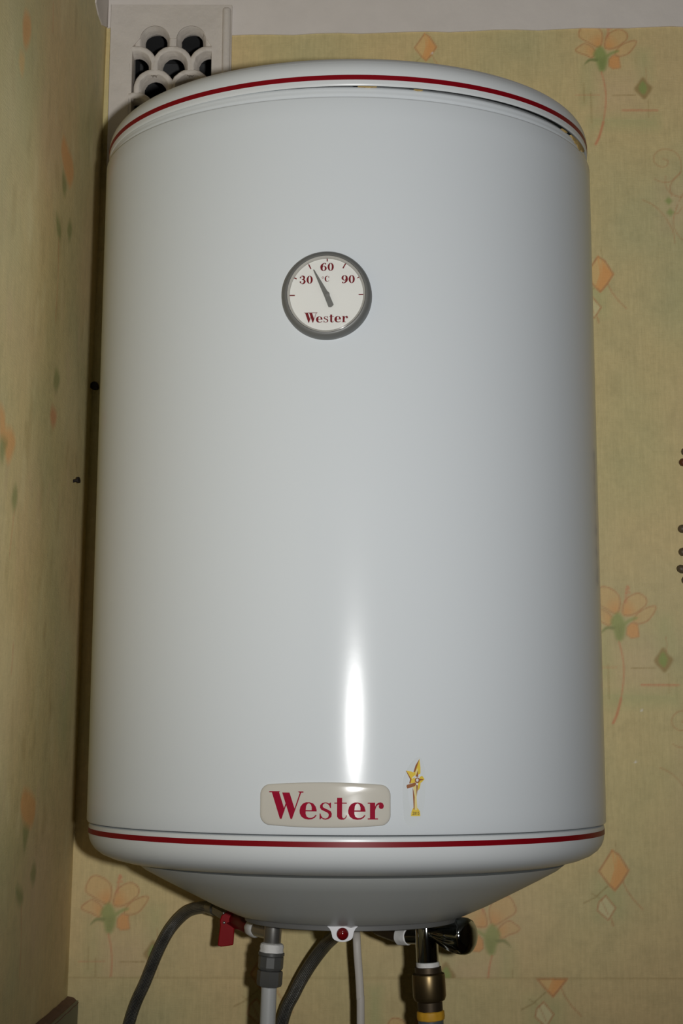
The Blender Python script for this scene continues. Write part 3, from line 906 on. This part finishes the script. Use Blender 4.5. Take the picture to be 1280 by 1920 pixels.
# ------------------------------------------------------------------ award sticker
M_FILM = mat('sticker_film', (0.645, 0.685, 0.70), 0.2, spec=0.34, noise=(30, 0.02))
M_GOLD = mat('gold_print', (0.72, 0.52, 0.05), 0.35, noise=(90, 0.12)); M_GOLD2 = mat('pale_gold_print', (0.75, 0.62, 0.26), 0.35, noise=(90, 0.08))
M_UMBER = mat('umber_print', (0.28, 0.09, 0.02), 0.4, noise=(90, 0.2)); M_BLACKINK = mat('dark_print', (0.06, 0.045, 0.02), 0.5)
su, sz = arc_u(740+480/12.8, 1410+900/12.8); qs = 0.000413/12.8


def stk(off):
    return lambda u, v, d: cyl(su+u, sz+v, off+d)


def SP(p): return [((x-480)*qs, (900-y)*qs) for x, y in p]


bm = bmesh.new(); poly(bm, [SP(smooth2([(590, 170), (690, 300), (760, 640), (740, 1000), (690, 1400), (600, 1640), (410, 1790), (240, 1660), (200, 1400), (180, 1000), (210, 640), (380, 320)]))], stk(0.00012), 0.00015)
stick = obj('award_sticker', bm, M_FILM, heater, smooth=False); tag(stick, 'small clear sticker with golden star trophy beside the nameplate')
bm = bmesh.new(); k = 0
for p in (((595, 215), (620, 430), (618, 560), (500, 620), (450, 530), (480, 480)), ((262, 490), (400, 515), (500, 555), (470, 620), (430, 640), (400, 720), (350, 620)), ((400, 700), (470, 640), (495, 700), (490, 770), (350, 790)),
          ((600, 640), (660, 610), (720, 690), (640, 770), (575, 760)), ((560, 760), (625, 760), (600, 900), (550, 960)), ((440, 1340), (400, 1420), (380, 1530), (610, 1530), (600, 1420), (540, 1340))):
    poly(bm, [SP(p)], stk(0.00030+k*5e-6)); k += 1
obj('trophy_print', bm, M_GOLD, stick, smooth=False)
bm = bmesh.new(); k = 0
for p in (((430, 850), (500, 800), (555, 860), (520, 1100), (540, 1390), (470, 1390), (470, 1000)), ((490, 500), (560, 430), (540, 560), (500, 610))):
    poly(bm, [SP(p)], stk(0.00036+k*5e-6)); k += 1
obj('trophy_highlight', bm, M_GOLD2, stick, smooth=False)
bm = bmesh.new(); k = 0
for p in (((595, 225), (560, 330), (490, 525), (450, 520), (500, 370)), ((262, 490), (285, 510), (400, 690), (370, 790), (345, 780), (365, 690)), ((555, 490), (565, 640), (500, 630)),
          ((285, 820), (490, 765), (520, 790), (480, 850), (300, 905), (280, 860)), ((515, 815), (550, 830), (545, 930), (520, 1090)), ((425, 880), (450, 960), (475, 1100), (470, 1380), (450, 1380)),
          ((590, 680), (680, 690), (690, 705), (600, 725))):
    poly(bm, [SP(p)], stk(0.00042+k*5e-6)); k += 1
poly(bm, [SP(ell(540, 715, 62, 65, 20)), SP(ell(540, 710, 32, 38, 16))], stk(0.00048))
obj('trophy_shading', bm, M_UMBER, stick, smooth=False)
bm = bmesh.new(); put_text(bm, '2015', (420-480)*qs, (900-1505)*qs, 75*qs, stk(0.00054), 78, 0, 0.62)
obj('year_lettering', bm, M_BLACKINK, stick, smooth=False)

# ------------------------------------------------------------------ indicator lamp under the cover
M_TAB = mat('white_tab', (0.72, 0.72, 0.74), 0.35)
M_LENS = mat('red_lens', (0.16, 0.004, 0.006), 0.08, coat=0.8)
YT = BY-0.0895
tq = at(642, 1747, YT); pt = (at(700, 1747, YT).x-tq.x)/58.0


def tabf(u, v, d): return Vector((tq.x+u*pt, YT-0.0022-d, tq.z+v*pt))


shape = [(-29, 13.5), (29, 13.5), (24, 9), (21, 3), (19.5, -4)]+[(19.5*math.cos(a), -4-10.5*math.sin(a)) for a in [math.pi*i/14 for i in range(1, 14)]]+[(-19.5, -4), (-21, 3), (-24, 9)]
bm = bmesh.new(); poly(bm, [shape], tabf, 0.004)
tab = obj('indicator_tab', bm, M_TAB, heater, smooth=False)
mb = tab.modifiers.new('bevel', 'BEVEL'); mb.width = 0.0005; mb.segments = 2; mb.limit_method = 'ANGLE'
LM = frame(Vector((tq.x, YT-0.0022, tq.z)), (0, -1, 0))
bm = bmesh.new(); rl = 11.4*pt
lathe(bm, [(rl, 0.0), (rl, 0.0008), (rl*0.93, 0.0019), (rl*0.75, 0.0031), (rl*0.45, 0.0040), (0, 0.0044)], LM, 40)
tag(obj('indicator_lamp', bm, M_LENS, tab, angle=60), 'round red indicator lens')

# ------------------------------------------------------------------ plumbing under the tank
M_STEEL = mat('brushed_steel', (0.34, 0.33, 0.31), 0.34, 0.85, noise=(60, 0.12))
M_TAPE = mat('white_thread_tape', (0.78, 0.77, 0.74), 0.6, noise=(80, 0.05), bump=(220, 0.5, 0.001))
M_GREYP = mat('grey_plastic', (0.085, 0.085, 0.08), 0.38, noise=(40, 0.1))
M_WPIPE = mat('white_pipe', (0.50, 0.51, 0.50), 0.35, noise=(30, 0.04))
M_RED = mat('red_lever_paint', (0.25, 0.001, 0.004), 0.45, spec=0.12, noise=(50, 0.1)); M_DRED = mat('dark_red_valve', (0.10, 0.005, 0.006), 0.4, noise=(50, 0.15))
M_CHROME = mat('dark_chrome', (0.42, 0.44, 0.43), 0.07, 1.0, noise=(20, 0.05))
M_BRASS = mat('aged_brass', (0.16, 0.115, 0.055), 0.36, 0.9, noise=(45, 0.3)); M_DBRASS = mat('dark_brass', (0.07, 0.05, 0.03), 0.5, 0.7, noise=(45, 0.3))
M_YTAPE = mat('yellow_thread_seal', (0.62, 0.33, 0.02), 0.6, noise=(70, 0.2), bump=(200, 0.5, 0.001)); M_BLUEP = mat('blue_grey_pipe', (0.10, 0.12, 0.13), 0.4, noise=(40, 0.1))
M_CORD = mat('white_cord', (0.62, 0.58, 0.52), 0.5, noise=(40, 0.08)); M_RUBBER = mat('crimp_sleeve', (0.12, 0.12, 0.11), 0.4, 0.6, noise=(40, 0.1))


def braid_material():
    m = bpy.data.materials.new('braided_steel'); m.use_nodes = True
    nt = m.node_tree; N = nt.nodes; L = nt.links; b = N['Principled BSDF']
    uv = N.new('ShaderNodeUVMap'); sp = N.new('ShaderNodeSeparateXYZ'); L.new(uv.outputs['UV'], sp.inputs[0])

    def lincomb(a, c):
        m1 = N.new('ShaderNodeMath'); m1.operation = 'MULTIPLY'; m1.inputs[1].default_value = a; L.new(sp.outputs['X'], m1.inputs[0])
        m2 = N.new('ShaderNodeMath'); m2.operation = 'MULTIPLY_ADD'; m2.inputs[1].default_value = c; L.new(sp.outputs['Y'], m2.inputs[0]); L.new(m1.outputs[0], m2.inputs[2])
        s = N.new('ShaderNodeMath'); s.operation = 'SINE'; L.new(m2.outputs[0], s.inputs[0]); return s.outputs[0]
    s1 = lincomb(2600, 2*math.pi*12); s2 = lincomb(2600, -2*math.pi*12)
    mx = N.new('ShaderNodeMath'); mx.operation = 'MULTIPLY'; L.new(s1, mx.inputs[0]); L.new(s2, mx.inputs[1])
    ns = N.new('ShaderNodeTexNoise'); ns.inputs['Scale'].default_value = 90; tc = N.new('ShaderNodeTexCoord'); L.new(tc.outputs['Object'], ns.inputs['Vector'])
    ad = N.new('ShaderNodeMath'); ad.operation = 'MULTIPLY_ADD'; L.new(ns.outputs['Fac'], ad.inputs[0]); ad.inputs[1].default_value = 1.2; L.new(mx.outputs[0], ad.inputs[2])
    r = N.new('ShaderNodeValToRGB'); L.new(ad.outputs[0], r.inputs['Fac'])
    r.color_ramp.elements[0].position = 0.1; r.color_ramp.elements[0].color = (0.02, 0.02, 0.019, 1)
    r.color_ramp.elements[1].position = 1.0; r.color_ramp.elements[1].color = (0.20, 0.20, 0.19, 1)
    L.new(r.outputs[0], b.inputs['Base Color']); b.inputs['Metallic'].default_value = 0.5; b.inputs['Roughness'].default_value = 0.3
    bp = N.new('ShaderNodeBump'); bp.inputs['Strength'].default_value = 0.7; bp.inputs['Distance'].default_value = 0.0008
    L.new(mx.outputs[0], bp.inputs['Height']); L.new(bp.outputs['Normal'], b.inputs['Normal'])
    return m


M_BRAID = braid_material()


def seg_frame(p0, p1): return frame(p0, p1-p0), (p1-p0).length


def ring_piece(name, m, parent, p0, p1, prof, seg=48, angle=35, rmod=None, smooth=True):
    """prof: list of (radius in metres, fraction along p0 to p1)"""
    fm, L = seg_frame(p0, p1); bm = bmesh.new()
    lathe(bm, [(r, t*L) for r, t in prof], fm, seg, rmod)
    return obj(name, bm, m, parent, angle=angle, smooth=smooth)


YP = -0.250
px_ = (at(700, 1800, YP).x-at(600, 1800, YP).x)/100.0

# cold water pipe: steel tee, taped thread, grey compression coupling, white pipe
A0, A1 = at(513.5, 1722, YP), at(499, 1920, YP)
def along(y):                                       # point of the pipe axis at image row y
    t = (y-1722)/(1920-1722); return A0.lerp(A1, t)
pipe = empty('cold_water_pipe', (A1.x-(A0.x-A1.x)*6.2, A1.y, 0.0))
tag(pipe, 'white water pipe with steel tee and grey plastic coupling beside the red-handled valve', 'water pipe')
top_in = along(1722); top_in.z = 1.3725
ring_piece('tee', M_STEEL, pipe, top_in, along(1771), [(16*px_, 0), (16.3*px_, 0.2), (16.3*px_, 0.93), (15*px_, 1.0)])
ring_piece('thread_tape', M_TAPE, pipe, along(1768), along(1788), [(17*px_, 0), (21*px_, 0.1), (22.4*px_, 0.35), (21.6*px_, 0.6), (22.6*px_, 0.85), (20*px_, 1)], rmod=lambda a, z: 1+0.018*math.sin(7*a)+0.012*math.sin(13*a+z*900))
ring_piece('collar', M_GREYP, pipe, along(1785), along(1793), [(22*px_, 0), (24.6*px_, 0.15), (24.6*px_, 0.75), (22*px_, 1)])
ring_piece('coupling_body', M_GREYP, pipe, along(1792), along(1819), [(22*px_, 0), (23.6*px_, 0.08), (23.6*px_, 0.8), (22*px_, 0.95), (20*px_, 1)], seg=10, angle=20)
ring_piece('coupling_nut', M_GREYP, pipe, along(1818.5), along(1851), [(19*px_, 0), (23.2*px_, 0.06), (24*px_, 0.14), (24*px_, 0.78), (22.4*px_, 0.93), (17*px_, 1)], seg=8, angle=20)
ring_piece('pipe', M_WPIPE, pipe, along(1848), Vector((A1.x-(A0.x-A1.x)*6.2, A1.y, 0.0)), [(14.6*px_, 0), (14.6*px_, 1)], seg=40)

# branch towards the red valve
B0 = along(1750); B1 = at(474, 1741, YP+0.045); B2 = at(438, 1722, YP+0.100); B3 = at(404, 1704, YP+0.150)
ring_piece('branch', M_STEEL, pipe, B0, B0.lerp(B1, 0.9), [(13*px_, 0), (13*px_, 1)])
ring_piece('thread_tape', M_TAPE, pipe, B0.lerp(B1, 0.78), B0.lerp(B1, 1.12), [(13*px_, 0), (15.4*px_, 0.12), (16.2*px_, 0.5), (15*px_, 0.9), (13*px_, 1)], rmod=lambda a, z: 1+0.02*math.sin(8*a))
valve = empty('drain_valve', tuple(B2))
tag(valve, 'small ball valve with bright red lever hanging under the tank', 'valve')
vb = B0.lerp(B1, 1.13)
ring_piece('valve_body', M_DRED, valve, vb, B2, [(11*px_, 0), (14*px_, 0.05), (14*px_, 0.45), (16*px_, 0.6), (16*px_, 0.95), (13*px_, 1)], seg=40)
ring_piece('hose_nut', M_RUBBER, valve, B2, B3, [(11*px_, 0), (14*px_, 0.05), (14*px_, 0.8), (12*px_, 1)], seg=6, angle=20)
lv = at(428, 1740, B2.y-0.012)


def levf(u, v, d):
    p = at(428+u, 1740+v, B2.y-0.012); return Vector((p.x, p.y-d, p.z))


lever_pts = [(380+x/7.11-428, 1680+y/7.11-1740) for x, y in ((248, 262), (330, 205), (400, 215), (450, 255), (470, 320), (455, 390), (422, 435), (412, 560), (405, 655), (300, 672), (240, 677), (198, 660), (215, 520), (232, 400), (228, 320))]
bm = bmesh.new(); poly(bm, [lever_pts], levf, 0.005)
lev = obj('lever', bm, M_RED, valve, smooth=True, angle=30); tag(lev, 'bright red lever')
mb = lev.modifiers.new('bevel', 'BEVEL'); mb.width = 0.0009; mb.segments = 3; mb.limit_method = 'ANGLE'
for (x, y) in ((419, 1712), (420, 1730)):
    bm = bmesh.new(); p = at(x, y, B2.y-0.0125)
    lathe(bm, [(0.0014, 0), (0.0013, 0.0008), (0.0008, 0.0013), (0, 0.0015)], frame(p, (0, -1, 0)), 16); obj('rivet', bm, M_STEEL, lev)
bm = bmesh.new(); p = at(444, 1727, B2.y-0.013); lathe(bm, [(0.0032, -0.004), (0.0032, 0.0016), (0.0025, 0.0024), (0, 0.0026)], frame(p, (0.2, -1, 0)), 6); obj('bolt', bm, M_DRED, lev, smooth=False)
bm = bmesh.new(); lathe(bm, [(0.0045, 0), (0.0045, 1*(B2-lv).length*0.9)], frame(B2, lv-B2), 20); obj('stem', bm, M_DRED, valve)

# braided hoses
def hose(pts, r, label, floor_x, end_y):
    path = catmull([Vector(p) for p in pts], 8)
    bm = bmesh.new(); tube(bm, path, r, 28)
    e = empty('braided_hose', (floor_x, end_y, 0.0))
    tag(e, label, 'hose')
    obj('braided_sleeve', bm, M_BRAID, e, angle=60)
    return e, path


def hp(px, py, Y): return tuple(at(px, py, Y))


h1pts = [tuple(B3), hp(384, 1701, -0.075), hp(352, 1709, -0.045), hp(322, 1738, -0.025), hp(299, 1778, -0.016), hp(274, 1838, -0.012), hp(242, 1920, -0.012)]
l1 = Vector(h1pts[-1]); h1pts += [(l1.x-0.02, -0.012, 1.14), (l1.x-0.02, -0.014, 0.95), (l1.x-0.01, -0.02, 0.5), (l1.x, -0.02, 0.0)]
he, hpath = hose(h1pts, 12.6*px_, 'dark braided hose arching from the red-handled valve', l1.x, -0.02)
d_ = (hpath[3]-hpath[0])
ring_piece('crimp_sleeve', M_RUBBER, he, hpath[0]-d_*0.2, hpath[5], [(12*px_, 0), (14*px_, 0.06), (14.2*px_, 0.85), (12.6*px_, 1)])
h2top = at(650, 1728, -0.165)
h2pts = [(h2top.x, h2top.y, 1.3660), (h2top.x-0.0015, h2top.y+0.003, 1.3612), hp(632, 1749, -0.135), hp(609, 1773, -0.10), hp(580, 1812, -0.075), hp(553, 1860, -0.055), hp(527, 1925, -0.04)]
l2 = Vector(h2pts[-1]); h2pts += [(l2.x-0.018, -0.03, 1.14), (l2.x-0.03, -0.025, 0.95), (l2.x-0.03, -0.025, 0.5), (l2.x-0.03, -0.025, 0.0)]
he2, hpath2 = hose(h2pts, 13.4*px_, 'dark braided hose running down behind the red indicator lamp', l2.x-0.03, -0.025)
ring_piece('crimp_sleeve', M_RUBBER, he2, Vector((h2top.x, h2top.y, 1.3660)), hpath2[8], [(13*px_, 0), (14.4*px_, 0.1), (14.4*px_, 0.9), (13.4*px_, 1)])

# power cord
YC = -0.135
cp = [(at(667, 1745, YC).x-0.001, YC-0.02, 1.3672), hp(668, 1752, YC), hp(670, 1790, YC), hp(673, 1830, YC), hp(675, 1870, YC), hp(676, 1925, YC)]
lc = Vector(cp[-1]); cp += [(lc.x+0.001, YC, 1.0), (lc.x, YC+0.02, 0.5), (lc.x, YC+0.05, 0.0)]
bm = bmesh.new(); tube(bm, catmull([Vector(p) for p in cp], 8), 0.0037, 16, 0.62, 1.0)
tag(obj('power_cord', bm, M_CORD, None, angle=60), 'flat off-white power cord hanging from under the tank', 'cord')

# chrome angle valve
C0, C1 = at(797, 1722, YP), at(808, 1920, YP)
def ralong(y): return C0.lerp(C1, (y-1722)/(1920-1722))
av = empty('angle_valve', tuple(ralong(1806)))
tag(av, 'dark chrome angle valve with fluted round knob under the tank', 'valve')
rt_in = ralong(1722); rt_in.z = 1.3725
ring_piece('valve_body', M_CHROME, av, rt_in, ralong(1806), [(15*px_, 0), (20.5*px_, 0.18), (21.4*px_, 0.5), (21*px_, 0.97), (19*px_, 1.0)], seg=56)
ring_piece('thread_tape', M_TAPE, av, ralong(1803), ralong(1815), [(18*px_, 0), (21.6*px_, 0.15), (21.8*px_, 0.8), (19*px_, 1)], rmod=lambda a, z: 1+0.015*math.sin(6*a))
K0 = ralong(1748); K1 = at(884, 1757, YP-0.030)
fm, L = seg_frame(K0, K1); bm = bmesh.new()


def flute(a, z):
    t = z/L
    return 1-0.10*max(0.0, math.sin(8*a))**2*(1 if 0.24 < t < 0.84 else 0)


lathe(bm, [(14*px_, 0.0), (15*px_, 0.18*L), (17*px_, 0.26*L), (23*px_, 0.38*L), (28.5*px_, 0.52*L), (32*px_, 0.66*L), (33.5*px_, 0.78*L), (33.2*px_, 0.86*L), (31*px_, 0.92*L), (26*px_, 0.96*L), (16*px_, 0.99*L), (0, 1.0*L)], fm, 96, flute)
obj('knob', bm, M_CHROME, av, angle=50)
N0 = ralong(1757); N1 = at(756, 1756, YP+0.020); N2 = at(705, 1740, YP+0.055)
ring_piece('inlet_arm', M_CHROME, av, N0, N1, [(14*px_, 0), (14*px_, 1)], seg=32)
ring_piece('thread_tape', M_TAPE, av, N0.lerp(N1, 0.72), N0.lerp(N1, 1.22), [(13*px_, 0), (15.6*px_, 0.1), (15.8*px_, 0.9), (13*px_, 1)], rmod=lambda a, z: 1+0.02*math.sin(6*a))
ring_piece('nipple', M_DBRASS, av, N0.lerp(N1, 1.18), N2, [(12*px_, 0), (14*px_, 0.1), (14*px_, 0.9), (11*px_, 1)], seg=6, angle=20)

# brass union and pipe below it
bu = empty('brass_union', (C1.x+(C1.x-C0.x)*6.2, C1.y, 0.0))
tag(bu, 'aged brass union nut with yellow thread seal below the chrome valve', 'pipe fitting')
ring_piece('collar', M_DBRASS, bu, ralong(1812), ralong(1827), [(20*px_, 0), (24.5*px_, 0.1), (25*px_, 0.6), (25*px_, 1)])
ring_piece('nut', M_BRASS, bu, ralong(1823), ralong(1879), [(24*px_, 0), (30*px_, 0.06), (31*px_, 0.12), (31*px_, 0.8), (28.5*px_, 0.93), (22*px_, 1)], seg=64)
ring_piece('neck', M_DBRASS, bu, ralong(1877), ralong(1897), [(23.4*px_, 0), (23.4*px_, 1)])
ring_piece('thread_seal', M_YTAPE, bu, ralong(1894), ralong(1913), [(22*px_, 0), (25.4*px_, 0.12), (25.9*px_, 0.6), (25*px_, 0.9), (23*px_, 1)], rmod=lambda a, z: 1+0.015*math.sin(5*a)+0.01*math.sin(11*a))
ring_piece('pipe', M_BLUEP, bu, ralong(1911), Vector((C1.x+(C1.x-C0.x)*6.2, C1.y, 0.0)), [(23.6*px_, 0), (23.6*px_, 1)], seg=40)

# ------------------------------------------------------------------ small things on the walls
M_IRON = mat('dark_iron', (0.02, 0.015, 0.012), 0.6, 0.3, noise=(60, 0.2))


def nail(pos, axis, L, r, label):
    bm = bmesh.new()
    lathe(bm, [(r*0.5, -0.006), (r*0.5, L*0.7), (r, L*0.72), (r, L*0.95), (r*0.7, L), (0, L)], frame(pos, axis), 18)
    tag(obj('wall_nail', bm, M_IRON, None), label, 'nail')


yy, zz = on_left(137, 902)
nail(Vector((left_x(zz), yy, zz)), (1, -0.3, 0.15), 0.007, 0.0032, 'dark nail stub in the worn wallpaper of the left wall')
pn = at(182, 727, 0.0)
nail(Vector((pn.x, 0, pn.z)), (-0.1, -1, 0), 0.014, 0.0044, 'dark nail stub in the shadow behind the tank')

# panel lining the lower left wall
M_PANEL = mat('grey_green_panel', (0.17, 0.18, 0.13), 0.5, noise=(25, 0.15)); M_PEDGE = mat('brown_panel_edge', (0.16, 0.09, 0.06), 0.8, noise=(60, 0.3))
pan = empty('wall_panel', (-0.27, -0.3, 0.0)); tag(pan, 'grey-green panel with brown upper edge in the corner of the left wall', 'panel')
zc_ = at(141, 1876, -0.004).z; TP = 0.0115
bm = bmesh.new()
y_far, y_near = -0.003, -0.7
v = []
for (yv, zt) in ((y_far, zc_), (y_near, zc_+0.02)):
    for dx in (0.0006, TP):
        v += [bm.verts.new((left_x(0)+dx, yv, 0.0)), bm.verts.new((left_x(zt)+dx, yv, zt))]
for f in ((0, 1, 3, 2), (4, 6, 7, 5), (0, 4, 5, 1), (2, 3, 7, 6), (1, 5, 7, 3), (0, 2, 6, 4)): bm.faces.new([v[i] for i in f])
obj('board', bm, M_PANEL, pan, smooth=False)
bm = bmesh.new()
for k in range(40):
    pass
rows = []
for k in range(41):
    yv = y_far+(y_near-y_far)*k/40; zt = zc_+0.02*k/40; j = random.uniform(-0.0005, 0.0005)
    rows.append([bm.verts.new((left_x(zt)+dx, yv, zt+dz)) for dx, dz in ((0.0008, 0.0002), (TP*0.85, 0.0002), (TP+0.0006, -0.0025+j), (TP*0.6, 0.0022+j), (0.0008, 0.0035+j))])
for A_, B_ in zip(rows[:-1], rows[1:]):
    for i in range(5): bm.faces.new((A_[i], A_[(i+1) % 5], B_[(i+1) % 5], B_[i]))
bm.faces.new(rows[0]); bm.faces.new(rows[-1])
obj('upper_edge', bm, M_PEDGE, pan, angle=30)

# dark hanging ornament at the right
M_ORN = mat('dark_brown_ornament', (0.10, 0.07, 0.04), 0.5, noise=(60, 0.4)); M_ORN2 = mat('reddish_brown_ornament', (0.12, 0.035, 0.012), 0.5, noise=(60, 0.3))
org = empty('wall_ornament', tuple(at(1300, 1085, -0.004)))
tag(org, 'dark brown hanging ornament with rounded leaf lobes on the flowered wallpaper', 'ornament')
path = catmull([at(1303, 838, -0.006), at(1298, 900, -0.006), at(1304, 970, -0.006), at(1298, 1040, -0.006), at(1302, 1092, -0.006)], 8)
bm = bmesh.new(); tube(bm, path, lambda t: 0.0012+0.0026*math.sin(math.pi*min(1, max(0, t)))**0.5, 12); obj('stem', bm, M_ORN, org)
leafs = [(1299, 842, 22, 200, 0), (1300, 868, 26, 178, 1), (1296, 990, 24, 186, 0), (1297, 1032, 24, 190, 0), (1296, 1074, 27, 160, 0), (1298, 1076, 24, 222, 0)]
leafs += [(1306, y, 25, a, i % 2) for i, (y, a) in enumerate(((850, -20), (890, 5), (930, -10), (985, 8), (1030, -8), (1075, 25)))]
for (x, y, l_, ang, mi) in leafs:
    p = at(x, y, -0.008); a = math.radians(ang); s_ = 0.00056
    bm = bmesh.new()
    ax_ = Vector((math.cos(a), -0.12, -math.sin(a))) if False else Vector((math.cos(a), -0.12, math.sin(math.pi-a) if ang > 90 else -math.sin(a)))
    lathe(bm, [(0, 0), (3.6*s_, 1*s_), (5.6*s_, l_*0.35*s_), (8.0*s_, l_*0.7*s_), (6.8*s_, l_*0.92*s_), (3.2*s_, l_*1.04*s_), (0, l_*1.08*s_)], frame(p, ax_), 16)
    obj('leaf', bm, (M_ORN, M_ORN2)[mi], org, angle=60)

# the tank leans back slightly on its bracket
heater.rotation_euler = (math.radians(-0.7), 0, 0)
heater.location.y -= 0.0043; heater.location.z -= 0.0020
